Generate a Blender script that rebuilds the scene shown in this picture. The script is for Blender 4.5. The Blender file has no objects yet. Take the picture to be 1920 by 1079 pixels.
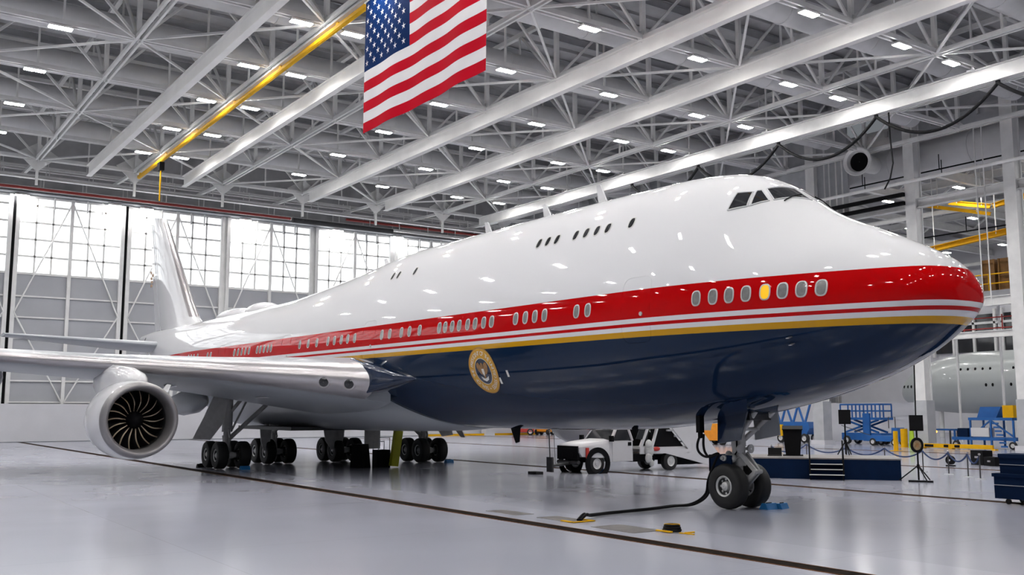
import bpy, math, random
import numpy as np
from mathutils import Vector, Matrix

random.seed(7)
PI = math.pi
scene = bpy.context.scene
COL = scene.collection

# ------------------------------------------------------------------ camera
CAM = Vector((-12.233, 21.702, 2.736))
YAW, PITCH, FPX = 0.603056, 0.125280, 1850.6
fwd = Vector((math.cos(YAW) * math.cos(PITCH), -math.sin(YAW) * math.cos(PITCH), math.sin(PITCH)))
rgt = fwd.cross(Vector((0, 0, 1))).normalized()
upv = rgt.cross(fwd)
cam_data = bpy.data.cameras.new('camera')
cam_data.sensor_width = 36.0
cam_data.lens = FPX / 1920 * 36.0
cam_data.clip_end = 600
cam = bpy.data.objects.new('camera', cam_data)
rot = Matrix((rgt, upv, -fwd)).transposed().to_4x4()
cam.matrix_world = Matrix.Translation(CAM) @ rot
COL.objects.link(cam)
scene.camera = cam

# ------------------------------------------------------------------ sky and exposure
world = bpy.data.worlds.new('world')
scene.world = world
world.use_nodes = True
wn = world.node_tree.nodes
wn['Background'].inputs[0].default_value = (0.86, 0.92, 1.0, 1)
wn['Background'].inputs[1].default_value = 0.15
scene.view_settings.view_transform = 'Standard'
scene.view_settings.look = 'None'
scene.view_settings.exposure = 0.25
scene.view_settings.gamma = 1.0
scene.view_settings.use_curve_mapping = False
scene.cycles.use_denoising = True
scene.cycles.max_bounces = 8
LAMP_EMIT = 190.0      # high bay panels
DAY_EMIT = 1.35        # daylight through the translucent door glazing

# ------------------------------------------------------------------ materials
def new_mat(name):
    m = bpy.data.materials.new(name)
    m.use_nodes = True
    nt = m.node_tree
    return m, nt, nt.nodes['Principled BSDF']

def mat(name, col, rough=0.5, metal=0.0, var=0.08, scale=3.0, coat=0.0, bump=0.0, spec=0.5):
    """procedural paint / metal / rubber: base colour broken up by a noise, roughness too"""
    m, nt, b = new_mat(name)
    tc = nt.nodes.new('ShaderNodeTexCoord')
    nz = nt.nodes.new('ShaderNodeTexNoise')
    nz.inputs['Scale'].default_value = scale
    nz.inputs['Detail'].default_value = 4
    nt.links.new(tc.outputs['Object'], nz.inputs['Vector'])
    rp = nt.nodes.new('ShaderNodeValToRGB')
    rp.color_ramp.elements[0].position = 0.3
    rp.color_ramp.elements[1].position = 0.7
    rp.color_ramp.elements[0].color = (*[max(0, c * (1 - var)) for c in col], 1)
    rp.color_ramp.elements[1].color = (*[min(1, c * (1 + var)) for c in col], 1)
    nt.links.new(nz.outputs['Fac'], rp.inputs['Fac'])
    nt.links.new(rp.outputs['Color'], b.inputs['Base Color'])
    mr = nt.nodes.new('ShaderNodeMapRange')
    mr.inputs['To Min'].default_value = max(0.02, rough * 0.95)
    mr.inputs['To Max'].default_value = min(1, rough * 1.05)
    nt.links.new(nz.outputs['Fac'], mr.inputs['Value'])
    nt.links.new(mr.outputs['Result'], b.inputs['Roughness'])
    b.inputs['Metallic'].default_value = metal
    b.inputs['Specular IOR Level'].default_value = spec
    b.inputs['Coat Weight'].default_value = coat
    b.inputs['Coat Roughness'].default_value = 0.04
    if bump:
        bp = nt.nodes.new('ShaderNodeBump')
        bp.inputs['Strength'].default_value = bump
        bp.inputs['Distance'].default_value = 0.02
        nt.links.new(nz.outputs['Fac'], bp.inputs['Height'])
        nt.links.new(bp.outputs['Normal'], b.inputs['Normal'])
    return m

def emit(name, col, strength):
    m, nt, b = new_mat(name)
    b.inputs['Base Color'].default_value = (*[.3 * c for c in col], 1)
    b.inputs['Emission Color'].default_value = (*col, 1)
    b.inputs['Emission Strength'].default_value = strength
    return m

M = {}
M['steel_white'] = mat('white painted steel', (0.74, 0.74, 0.73), 0.45, 0, 0.06, 1.5)
M['rail_white'] = mat('crane rail paint', (0.88, 0.87, 0.85), 0.5, 0, 0.04, 0.8, spec=0.3)
M['steel_grey'] = mat('grey painted steel', (0.42, 0.43, 0.45), 0.5, 0, 0.08, 1.5)
M['deck'] = mat('roof deck', (0.46, 0.46, 0.47), 0.7, 0, 0.15, 0.6)
M['duct'] = mat('duct paint', (0.60, 0.60, 0.61), 0.45, 0, 0.06, 0.8)
M['yellow_steel'] = mat('yellow crane paint', (0.68, 0.37, 0.006), 0.7, 0, 0.05, spec=0.15)
M['wall_panel'] = mat('door cladding', (0.40, 0.41, 0.44), 0.55, 0, 0.04, 0.5)
M['wall_white'] = mat('white wall paint', (0.60, 0.60, 0.63), 0.5, 0, 0.04, 0.5)
M['black'] = mat('black paint', (0.005, 0.005, 0.006), 0.6, spec=0.1)
M['rubber'] = mat('tyre rubber', (0.006, 0.006, 0.0065), 0.62, 0, 0.2, 8, 0, 0.15)
M['cable'] = mat('black cable', (0.005, 0.005, 0.006), 0.6, spec=0.15)
M['chrome'] = mat('polished wing metal', (0.50, 0.48, 0.485), 0.30, 0.85, 0.0, 1.0)
M['lip'] = mat('inlet lip metal', (0.27, 0.26, 0.265), 0.42, 0.6, 0.03, 2.0)
M['wheel'] = mat('wheel alloy', (0.60, 0.60, 0.60), 0.4, 0.3)
M['gear_grey'] = mat('landing gear paint', (0.46, 0.46, 0.455), 0.42, 0.1, 0.1, 4)
M['gear_dark'] = mat('gear dark metal', (0.05, 0.05, 0.052), 0.45, 0.3, 0.15, 6)
M['ac_grey'] = mat('aircraft grey', (0.33, 0.35, 0.375), 0.3, 0, 0.02, 0.8, 0.0)
M['ac_white'] = mat('aircraft white', (0.65, 0.65, 0.665), 0.08, 0, 0.012, 0.5, 0.0, 0, 0.35)
M['navy'] = mat('navy paint', (0.009, 0.020, 0.050), 0.14, 0, 0.05, 0.5, 0.6)
M['glass_dark'] = mat('dark glass', (0.018, 0.019, 0.022), 0.06, 0, 0.1, 2, 0.5)
M['pane'] = mat('cabin window blind', (0.20, 0.20, 0.195), 0.2, 0, 0.15, 9, 0.5)
M['win_frame'] = mat('cabin window ring', (0.52, 0.52, 0.50), 0.35, 0.3)
M['win_lit'] = emit('lit cabin window', (1.0, 0.50, 0.0), 0.75)
M['fan_blade'] = mat('fan blade', (0.012, 0.012, 0.013), 0.35)
M['fan_edge'] = mat('fan blade edge', (0.60, 0.50, 0.36), 0.4, 0.2)
M['tan'] = mat('tan wreath', (0.30, 0.22, 0.12), 0.6, 0, 0.3, 12)
M['gold'] = mat('seal gold', (0.62, 0.33, 0.03), 0.4, 0.1, 0.1, 6)
M['seal_white'] = mat('seal white', (0.75, 0.74, 0.70), 0.4)
M['seal_brown'] = mat('seal brown', (0.30, 0.16, 0.06), 0.45, 0, 0.25, 9)
M['flag_red'] = mat('flag red', (0.47, 0.003, 0.016), 0.8, 0, 0.05, 1.0, spec=0.05)
M['flag_white'] = mat('flag white', (0.70, 0.69, 0.70), 0.8, 0, 0.03, 1.0, spec=0.05)
M['flag_blue'] = mat('flag blue', (0.002, 0.018, 0.085), 0.8, 0, 0.08, 1.0, spec=0.05)
M['red_pipe'] = mat('red pipe paint', (0.28, 0.025, 0.02), 0.45)
M['orange'] = mat('orange paint', (0.75, 0.27, 0.01), 0.45)
M['red'] = mat('red paint', (0.45, 0.03, 0.02), 0.45)
M['blue'] = mat('equipment blue', (0.008, 0.10, 0.34), 0.4, 0, 0.12, 2)
M['blue_dark'] = mat('navy cloth', (0.003, 0.013, 0.042), 0.85, spec=0.1)
M['chock'] = mat('blue chock', (0.01, 0.16, 0.42), 0.5)
M['lime'] = mat('lime plastic', (0.33, 0.50, 0.02), 0.5)
M['yellow_green'] = mat('yellow ladder paint', (0.42, 0.42, 0.01), 0.5)
M['truck_white'] = mat('truck white', (0.60, 0.60, 0.62), 0.3, 0, 0.03, 1, 0.3)
M['plastic_wrap'] = mat('crumpled wrap', (0.48, 0.49, 0.48), 0.35, 0, 0.2, 5, 0.3)
M['rope'] = mat('navy rope', (0.01, 0.03, 0.10), 0.8)
M['concrete_grey'] = mat('hatch plate', (0.20, 0.19, 0.185), 0.4, 0.1, 0.2, 3)
M['rust'] = mat('trench edge', (0.12, 0.048, 0.014), 0.8, 0, 0.4, 4, spec=0.1)
M['trench'] = mat('trench grating', (0.014, 0.010, 0.008), 0.9, 0, 0.6, 5, spec=0.05)
M['wood'] = mat('brown crate board', (0.20, 0.095, 0.02), 0.6, 0, 0.25, 2)
M['air2'] = mat('primer green grey', (0.40, 0.425, 0.42), 0.3, 0, 0.03, 0.5, 0.3)
M['lamp'] = emit('led panel', (1.0, 0.98, 0.96), LAMP_EMIT)
M['amber'] = emit('amber beacon', (1.0, 0.35, 0.05), 4.0)

def daylight_mat():
    m, nt, b = new_mat('translucent daylight glazing')
    tc = nt.nodes.new('ShaderNodeTexCoord')
    nz = nt.nodes.new('ShaderNodeTexNoise')
    nz.inputs['Scale'].default_value = 0.25
    nt.links.new(tc.outputs['Object'], nz.inputs['Vector'])
    mr = nt.nodes.new('ShaderNodeMapRange')
    mr.inputs['To Min'].default_value = DAY_EMIT * 0.9
    mr.inputs['To Max'].default_value = DAY_EMIT * 1.1
    nt.links.new(nz.outputs['Fac'], mr.inputs['Value'])
    nt.links.new(mr.outputs['Result'], b.inputs['Emission Strength'])
    b.inputs['Emission Color'].default_value = (0.94, 0.975, 1.0, 1)
    b.inputs['Base Color'].default_value = (0.8, 0.8, 0.8, 1)
    return m
M['daylight'] = daylight_mat()

def floor_mat():
    m, nt, b = new_mat('sealed epoxy floor')
    L = nt.links
    tc = nt.nodes.new('ShaderNodeTexCoord')
    n1 = nt.nodes.new('ShaderNodeTexNoise'); n1.inputs['Scale'].default_value = 0.12; n1.inputs['Detail'].default_value = 1.5
    n2 = nt.nodes.new('ShaderNodeTexNoise'); n2.inputs['Scale'].default_value = 0.35; n2.inputs['Detail'].default_value = 2
    br = nt.nodes.new('ShaderNodeTexBrick')
    br.inputs['Scale'].default_value = 1.0
    br.inputs['Brick Width'].default_value = 7.8
    br.inputs['Row Height'].default_value = 7.8
    br.inputs['Mortar Size'].default_value = 0.012
    br.inputs['Color1'].default_value = (0.375, 0.385, 0.455, 1)
    br.inputs['Color2'].default_value = (0.392, 0.402, 0.472, 1)
    br.inputs['Mortar'].default_value = (0.335, 0.34, 0.40, 1)
    br.offset = 0.0
    for n in (n1, n2, br): L.new(tc.outputs['Object'], n.inputs['Vector'])
    mx = nt.nodes.new('ShaderNodeMixRGB'); mx.blend_type = 'MULTIPLY'; mx.inputs['Fac'].default_value = 1
    rp = nt.nodes.new('ShaderNodeValToRGB')
    rp.color_ramp.elements[0].position = 0.3; rp.color_ramp.elements[0].color = (0.93, 0.93, 0.935, 1)
    rp.color_ramp.elements[1].position = 0.7; rp.color_ramp.elements[1].color = (1.05, 1.05, 1.045, 1)
    L.new(n1.outputs['Fac'], rp.inputs['Fac'])
    L.new(br.outputs['Color'], mx.inputs['Color1']); L.new(rp.outputs['Color'], mx.inputs['Color2'])
    # paler base colour on the apron side of the nose (y > 5)
    sp = nt.nodes.new('ShaderNodeSeparateXYZ'); L.new(tc.outputs['Object'], sp.inputs['Vector'])
    gt = nt.nodes.new('ShaderNodeMath'); gt.operation = 'GREATER_THAN'; gt.inputs[1].default_value = 5.0
    L.new(sp.outputs['Y'], gt.inputs[0])
    mx2 = nt.nodes.new('ShaderNodeMixRGB'); mx2.blend_type = 'MULTIPLY'
    mx2.inputs['Color2'].default_value = (1.10, 1.10, 1.09, 1)
    L.new(gt.outputs['Value'], mx2.inputs['Fac']); L.new(mx.outputs['Color'], mx2.inputs['Color1'])
    L.new(mx2.outputs['Color'], b.inputs['Base Color'])
    mr = nt.nodes.new('ShaderNodeMapRange'); mr.inputs['To Min'].default_value = 0.13; mr.inputs['To Max'].default_value = 0.20
    L.new(n2.outputs['Fac'], mr.inputs['Value']); L.new(mr.outputs['Result'], b.inputs['Roughness'])
    b.inputs['Specular IOR Level'].default_value = 0.8
    return m
M['floor'] = floor_mat()

def livery_mat():
    """white crown, red window band, white-red-white pinstripes, gold line, navy belly: bands by height on the hull"""
    m, nt, b = new_mat('fuselage livery')
    L = nt.links
    tc = nt.nodes.new('ShaderNodeTexCoord')
    sp = nt.nodes.new('ShaderNodeSeparateXYZ'); L.new(tc.outputs['Object'], sp.inputs['Vector'])
    a = nt.nodes.new('ShaderNodeMath'); a.operation = 'SUBTRACT'; a.inputs[1].default_value = 4.0
    L.new(sp.outputs['X'], a.inputs[0])
    mxm = nt.nodes.new('ShaderNodeMath'); mxm.operation = 'MAXIMUM'; mxm.inputs[1].default_value = 0.0
    L.new(a.outputs[0], mxm.inputs[0])
    ml = nt.nodes.new('ShaderNodeMath'); ml.operation = 'MULTIPLY'; ml.inputs[1].default_value = -0.0085
    L.new(mxm.outputs[0], ml.inputs[0])
    ad = nt.nodes.new('ShaderNodeMath'); ad.operation = 'ADD'
    L.new(sp.outputs['Z'], ad.inputs[0]); L.new(ml.outputs[0], ad.inputs[1])
    mr = nt.nodes.new('ShaderNodeMapRange'); mr.inputs['From Min'].default_value = 4.0; mr.inputs['From Max'].default_value = 7.0
    L.new(ad.outputs[0], mr.inputs['Value'])
    rp = nt.nodes.new('ShaderNodeValToRGB'); rp.color_ramp.interpolation = 'CONSTANT'
    W = (0.68, 0.68, 0.695, 1); R = (0.46, 0.001, 0.002, 1); G = (0.54, 0.28, 0.008, 1); N = (0.006, 0.018, 0.046, 1)
    stops = [(4.0, N), (4.765, G), (4.935, W), (5.06, R), (5.15, W), (5.285, R), (6.10, W)]
    el = rp.color_ramp.elements
    el[0].position = 0; el[0].color = N
    el[1].position = (stops[1][0] - 4) / 3; el[1].color = G
    for z, c in stops[2:]:
        e = el.new((z - 4) / 3); e.color = c
    L.new(mr.outputs['Result'], rp.inputs['Fac'])
    L.new(rp.outputs['Color'], b.inputs['Base Color'])
    b.inputs['Roughness'].default_value = 0.03
    b.inputs['Specular IOR Level'].default_value = 0.20
    return m
M['livery'] = livery_mat()

# ------------------------------------------------------------------ mesh building
def unit(v):
    v = np.asarray(v, float)
    return v / (np.linalg.norm(v) + 1e-12)

class MB:
    """collects shapes, then links them as ONE mesh object"""
    def __init__(s):
        s.v = []; s.f = []; s.mi = []; s.sm = []
    def add(s, verts, faces, m=0, smooth=True):
        o = len(s.v)
        s.v.extend([tuple(map(float, p)) for p in verts])
        for f in faces:
            s.f.append([i + o for i in f]); s.mi.append(m); s.sm.append(smooth)
        return s
    def box(s, x0, x1, y0, y1, z0, z1, m=0):
        vs = [(x, y, z) for z in (z0, z1) for y in (y0, y1) for x in (x0, x1)]
        return s.add(vs, [(0, 2, 3, 1), (4, 5, 7, 6), (0, 1, 5, 4), (2, 6, 7, 3), (0, 4, 6, 2), (1, 3, 7, 5)], m, False)
    def frame(s, p, q, up=(0, 0, 1)):
        p, q = np.asarray(p, float), np.asarray(q, float)
        d = unit(q - p)
        u = np.asarray(up, float)
        if abs(d @ u) > 0.98: u = np.array([1.0, 0, 0])
        a = unit(np.cross(d, u)); b = np.cross(a, d)
        return p, q, a, b
    def bar(s, p, q, w, h, m=0, up=(0, 0, 1)):
        p, q, a, b = s.frame(p, q, up)
        vs = [c + a * i * w / 2 + b * j * h / 2 for c in (p, q) for i, j in ((-1, -1), (1, -1), (1, 1), (-1, 1))]
        return s.add(vs, [(0, 1, 2, 3), (7, 6, 5, 4), (0, 4, 5, 1), (1, 5, 6, 2), (2, 6, 7, 3), (3, 7, 4, 0)], m, False)
    def ibeam(s, p, q, w, h, t=0.05, m=0):
        p, q, a, b = s.frame(p, q)
        s.bar(p + b * (h / 2 - t / 2), q + b * (h / 2 - t / 2), w, t, m)
        s.bar(p - b * (h / 2 - t / 2), q - b * (h / 2 - t / 2), w, t, m)
        return s.bar(p, q, t * 0.8, h - 2 * t, m)
    def tube(s, p, q, r, n=10, r2=None, m=0, caps=True):
        p, q, a, b = s.frame(p, q)
        r2 = r if r2 is None else r2
        an = [2 * PI * i / n for i in range(n)]
        vs = [p + r * (a * math.cos(t) + b * math.sin(t)) for t in an] + [q + r2 * (a * math.cos(t) + b * math.sin(t)) for t in an]
        s.add(vs, [(i, (i + 1) % n, n + (i + 1) % n, n + i) for i in range(n)], m)
        if caps:
            s.add(vs, [tuple(range(n - 1, -1, -1)), tuple(range(n, 2 * n))], m, False)
        return s
    def path(s, pts, r, n=8, m=0):
        pts = [np.asarray(p, float) for p in pts]
        rings = []
        u = np.array([0, 0, 1.0])
        for i, p in enumerate(pts):
            d = unit(pts[min(i + 1, len(pts) - 1)] - pts[max(i - 1, 0)])
            if abs(d @ u) > 0.95: u = np.array([1.0, 0.2, 0])
            a = unit(np.cross(d, u)); b = np.cross(a, d); u = b
            rr = r[i] if hasattr(r, '__len__') else r
            rings.append([p + rr * (a * math.cos(2 * PI * k / n) + b * math.sin(2 * PI * k / n)) for k in range(n)])
        return s.rings(rings, m, caps=True)
    def rings(s, rings, m=0, closed=True, caps=False, smooth=True):
        n = len(rings[0]); vs = [p for r in rings for p in r]
        fs = []
        for i in range(len(rings) - 1):
            for k in range(n if closed else n - 1):
                fs.append((i * n + k, i * n + (k + 1) % n, (i + 1) * n + (k + 1) % n, (i + 1) * n + k))
        s.add(vs, fs, m, smooth)
        if caps:
            e = (len(rings) - 1) * n
            s.add(vs, [tuple(range(n - 1, -1, -1)), tuple(range(e, e + n))], m, False)
        return s
    def lathe(s, prof, o=(0, 0, 0), ax=(1, 0, 0), n=32, m=0, caps=False):
        """prof: (distance along axis, radius)"""
        o = np.asarray(o, float); d = unit(ax)
        u = np.array([0, 0, 1.0]) if abs(d[2]) < 0.9 else np.array([1.0, 0, 0])
        a = unit(np.cross(d, u)); b = np.cross(a, d)
        rg = [[o + d * x + r * (a * math.cos(2 * PI * k / n) + b * math.sin(2 * PI * k / n)) for k in range(n)] for x, r in prof]
        return s.rings(rg, m, caps=caps)
    def prism(s, poly, vec, m=0, smooth=False):
        n = len(poly); vec = np.asarray(vec, float)
        vs = [np.asarray(p, float) for p in poly]; vs = vs + [p + vec for p in vs]
        fs = [tuple(range(n - 1, -1, -1)), tuple(range(n, 2 * n))] + [(i, (i + 1) % n, n + (i + 1) % n, n + i) for i in range(n)]
        return s.add(vs, fs, m, smooth)
    def sphere(s, c, r, n=12, m=0, sx=1, sy=1, sz=1):
        rg = []
        for i in range(n + 1):
            t = PI * i / n; rr = max(1e-3, math.sin(t)) * r
            rg.append([(c[0] + sx * rr * math.cos(2 * PI * k / (2 * n)), c[1] + sy * rr * math.sin(2 * PI * k / (2 * n)), c[2] - sz * r * math.cos(t)) for k in range(2 * n)])
        return s.rings(rg, m)
    def build(s, name, mats, parent=None, loc=None, rotz=0.0, sharp=35):
        me = bpy.data.meshes.new(name)
        me.from_pydata(s.v, [], s.f)
        mats = mats if isinstance(mats, (list, tuple)) else [mats]
        for q in mats: me.materials.append(M[q] if isinstance(q, str) else q)
        me.polygons.foreach_set('material_index', s.mi)
        me.polygons.foreach_set('use_smooth', s.sm)
        me.validate(); me.update()
        bmn = __import__('bmesh').new(); bmn.from_mesh(me)
        __import__('bmesh').ops.remove_doubles(bmn, verts=bmn.verts, dist=1e-5)
        __import__('bmesh').ops.recalc_face_normals(bmn, faces=bmn.faces)
        bmn.to_mesh(me); bmn.free()
        me.set_sharp_from_angle(angle=math.radians(sharp))
        o = bpy.data.objects.new(name, me)
        COL.objects.link(o)
        if parent is not None: o.parent = parent
        if loc is not None: o.location = loc
        o.rotation_euler.z = rotz
        return o

def tag(o, label=None, cat=None, group=None, kind=None):
    if label: o['label'] = label
    if cat: o['category'] = cat
    if group: o['group'] = group
    if kind: o['kind'] = kind
    return o

def thing(name, label, cat, loc=(0, 0, 0), rotz=0.0, group=None):
    o = bpy.data.objects.new(name, None)
    o.empty_display_size = 0.3
    COL.objects.link(o); o.location = loc; o.rotation_euler.z = rotz
    return tag(o, label, cat, group)

def copy_tree(o, parent=None):
    c = o.copy(); COL.objects.link(c)
    if parent is not None: c.parent = parent
    for ch in list(o.children): copy_tree(ch, c)
    return c

def struct(name, mb, m, **k):
    return tag(mb.build(name, m, **k), kind='structure')

def pchip(xs, ys):
    xs = np.array(xs, float); ys = np.array(ys, float); h = np.diff(xs); d = np.diff(ys) / h
    g = np.zeros_like(ys)
    for i in range(1, len(xs) - 1):
        if d[i - 1] * d[i] > 0:
            w1 = 2 * h[i] + h[i - 1]; w2 = h[i] + 2 * h[i - 1]
            g[i] = (w1 + w2) / (w1 / d[i - 1] + w2 / d[i])
    g[0] = d[0]; g[-1] = d[-1]
    def f(x):
        x = min(max(x, xs[0]), xs[-1]); i = int(min(max(np.searchsorted(xs, x) - 1, 0), len(h) - 1))
        t = (x - xs[i]) / h[i]
        return float((1 + 2 * t) * (1 - t) ** 2 * ys[i] + t * (1 - t) ** 2 * h[i] * g[i] + t * t * (3 - 2 * t) * ys[i + 1] + t * t * (t - 1) * h[i] * g[i + 1])
    return f

# ================================================================== THE AIRLINER
# metres; x aft from the nose datum, y towards the starboard side, z up from the hangar floor
KN = dict(
    zb=[(0.5, 5.25), (.54, 5.1), (.65, 4.97), (1.0, 4.66), (1.611, 4.23), (2.555, 3.755), (3.972, 3.28), (5.861, 2.83), (8.222, 2.47), (11.056, 2.2), (16, 2.1), (44, 2.1), (50, 2.45), (56, 3.5), (63, 5.1), (70, 7.0), (74.2, 8.3)],
    zt=[(0.5, 5.25), (.54, 5.6), (.65, 5.95), (1.0, 6.38), (1.611, 6.74), (2.555, 7.1), (3.972, 7.61), (5.861, 8.107), (8.222, 8.459), (11.056, 8.62), (44, 8.95), (50, 9.0), (56, 9.05), (63, 9.15), (70, 9.25), (74.2, 9.1)],
    wm=[(0.5, 0), (.54, .5), (.65, .86), (1.0, 1.25), (1.611, 1.56), (2.555, 1.97), (3.972, 2.483), (5.861, 2.902), (8.222, 3.2), (11.056, 3.25), (44, 3.25), (50, 3.2), (56, 2.8), (63, 1.98), (70, .95), (74.2, .35)],
    zu=[(0.5, 5.25), (1.0, 5.9), (1.611, 6.6), (2.555, 7.23), (3.5, 7.66), (4.255, 8.02), (5.2, 8.75), (5.955, 9.28), (7.278, 9.653), (9.167, 9.8), (18, 9.88), (25, 9.88), (29, 9.6), (32, 9.36), (35, 9.18), (38, 8.98), (41, 8.7), (74.2, 8.0)],
    ru=[(0.5, .02), (1.0, .4), (1.611, .7), (2.555, 1.1), (3.5, 1.45), (4.444, 1.75), (5.389, 2.0), (7.278, 2.3), (9.167, 2.42), (26, 2.42), (38, 2.2), (41, 2.0), (74.2, .3)])
def _soft(f):
    def g(x):
        w = min(1.0, max(0.0, x - 1.0) * .35)
        if w < .02: return f(x)
        return sum(f(x + w * d) * k for d, k in ((-1, 1), (-.66, 2), (-.33, 3), (0, 4), (.33, 3), (.66, 2), (1, 1))) / 16
    return g
FN = {k: _soft(pchip(*zip(*v))) for k, v in KN.items()}
TH = np.linspace(-PI / 2, PI / 2, 541)

def section(x, n=80):
    """starboard half section of the hull at station x, belly to crown: hull of the main lobe and the upper-deck lobe"""
    zb, zt, wm, zu, ru = [FN[k](x) for k in ('zb', 'zt', 'wm', 'zu', 'ru')]
    zm = (zb + zt) / 2; hh = (zt - zb) / 2
    ru = min(ru, wm * .98); cu = zu - ru
    ny, nz = np.cos(TH), np.sin(TH)
    s1 = np.sqrt((wm * ny) ** 2 + (hh * nz) ** 2) + 1e-9
    h1 = s1; h2 = (cu - zm) * nz + ru; k = 10.0           # support functions of the two lobes, softly merged
    w2 = 1 / (1 + np.exp(np.clip(k * (h1 - h2), -60, 60))); w1 = 1 - w2
    h = np.maximum(h1, h2) + np.log1p(np.exp(-k * np.abs(h1 - h2))) / k
    d1 = (hh * hh - wm * wm) * ny * nz / s1; d2 = (cu - zm) * ny
    dh = w1 * d1 + w2 * d2
    P = np.stack([h * ny - dh * nz, zm + h * nz + dh * ny], 1)
    P[0, 0] = P[-1, 0] = 0.0
    P[:, 0] = np.maximum(P[:, 0], 0)
    sg = np.r_[0, np.cumsum(np.hypot(*np.diff(P, axis=0).T))]
    u = np.linspace(0, sg[-1], n)
    return np.stack([np.interp(u, sg, P[:, 0]), np.interp(u, sg, P[:, 1])], 1), sg[-1]

def hull_map(x0, z0):
    """(u forward, v up along the skin, lift off the skin) -> point, round the skin point at (x0, z0), starboard"""
    P, ln = section(x0, 400)
    s0 = np.interp(z0, P[:, 1], np.linspace(0, ln, 400))
    def f(u, v, off=0.0):
        x = x0 - u
        Q, l2 = section(x, 400)
        sA = np.interp(z0, Q[:, 1], np.linspace(0, l2, 400))
        s = sA + v; ss = np.linspace(0, l2, 400)
        y = np.interp(s, ss, Q[:, 0]); z = np.interp(s, ss, Q[:, 1])
        y2 = np.interp(s + .01, ss, Q[:, 0]); z2 = np.interp(s + .01, ss, Q[:, 1])
        Q3, l3 = section(x + .05, 400)
        s3 = np.interp(z, Q3[:, 1], np.linspace(0, l3, 400))
        y3 = np.interp(s3, np.linspace(0, l3, 400), Q3[:, 0])
        t1 = np.array([0, y2 - y, z2 - z]); t2 = np.array([.05, y3 - y, 0])
        nn = unit(np.cross(t1, t2))
        if nn[1] < 0: nn = -nn
        return np.array([x, y, z]) + nn * off
    return f

def hull_snap(p, off=0.012, zc=7.4):
    """push a point radially (in its own cross-section) out to the skin"""
    x, y, z = p
    P, _ = section(x, 400)
    a = math.atan2(z - zc, abs(y))
    an = np.arctan2(P[:, 1] - zc, P[:, 0]); r = np.hypot(P[:, 0], P[:, 1] - zc)
    rr = np.interp(a, an, r) + off
    return np.array([x, math.copysign(rr * math.cos(a), y), zc + rr * math.sin(a)])

plane = thing('airplane', 'white red and navy four engine jumbo jet with gold cheatline parked in the hangar', 'airplane')

# fuselage skin
XS = np.sort(np.r_[.5, .503, .51, .52, .535, .55, .58, .62, .67, .74, .83, .93, 1.05, 1.2, 1.4, np.arange(1.6, 12, .22), np.arange(12, 74.2, .6), 74.2])
rg = []
for x in XS:
    P, _ = section(x, 80)
    rg.append([(x, y, z) for y, z in P] + [(x, -y, z) for y, z in P[::-1][1:-1]])
mb = MB().rings(rg)
for e_ in (rg[0], rg[-1]): mb.add(e_, [tuple(range(len(e_)))], 0, True)
fus = mb.build('fuselage', 'livery', plane, sharp=60)

# cabin windows, starboard
def zwin(x): return 5.715 + max(0, x - 7) * .0085
def cabin_window(x, z, w=.225, h=.36, lit=False, small=False):
    f = hull_map(x, z)
    n = 20
    def ov(sw, sh, off):
        pts = []
        for k in range(n):
            t = 2 * PI * k / n; c, s_ = math.cos(t), math.sin(t)
            pts.append(f(sw / 2 * math.copysign(abs(c) ** .75, c), sh / 2 * math.copysign(abs(s_) ** .75, s_), off))
        return pts
    o = MB().rings([ov(w + .07, h + .07, .002), ov(w + .06, h + .06, .012), ov(w, h, .014), ov(w - .01, h - .01, -.01)]).build('cabin_window', 'win_frame', plane)
    r1, r2 = ov(w - .005, h - .005, .004), ov(w * .5, h * .5, .005)
    c = f(0, 0, .005)
    pm = MB().rings([r1, r2]); pm.add(r2 + [c], [(k, (k + 1) % n, n) for k in range(n)])
    pn = pm.build('pane', 'win_lit' if lit else ('glass_dark' if small else 'pane'), o)
    if lit: o['label'] = 'cabin window glowing yellow'
for x in (3.02, 3.48, 3.94, 4.39, 4.90, 5.38, 5.86, 6.38, 10.61, 11.15, 12.78, 13.30, 13.83, 14.38, 15.82, 16.32, 16.87, 17.36, 17.93, 18.42, 18.91, 19.34,
          20.83, 21.64, 22.3, 23.29, 23.98, 26.52, 27.22, 27.88, 28.6, 29.3, 30.55, 31.55, 32.57, 36.34, 36.8, 37.33, 37.87, 38.34, 39.56, 40.14, 40.73, 41.33, 41.94,
          46.12, 46.73, 48.74, 49.5, 50.1, 50.7):
    cabin_window(x, zwin(x), lit=abs(x - 4.39) < .01)
for x in (9.68, 10.77, 11.30, 11.83, 12.36, 13.36, 13.86, 14.36, 23.0, 24.44, 24.96):
    cabin_window(x, 8.345 + .008 * (x - 9.7), .225, .36, small=True)

# cabin doors: a raised seam round each
def cabin_door(x, z, w, h):
    f = hull_map(x, z)
    pts = []
    for k in range(40):
        t = 2 * PI * k / 40; c, s_ = math.cos(t), math.sin(t)
        pts.append(f(w / 2 * math.copysign(abs(c) ** .35, c), h / 2 * math.copysign(abs(s_) ** .35, s_), .0))
    pts.append(pts[0])
    o = MB().path(pts, .009, 5).build('cabin_door', 'livery', plane)
    c = f(.25, -.15, 0); MB().tube(c, f(.25, -.15, .03), .06, 10).build('handle', 'win_frame', o)
for x in (8.55, 25.2, 34.4, 44.2): cabin_door(x, 5.6, 1.15, 1.9)

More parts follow.
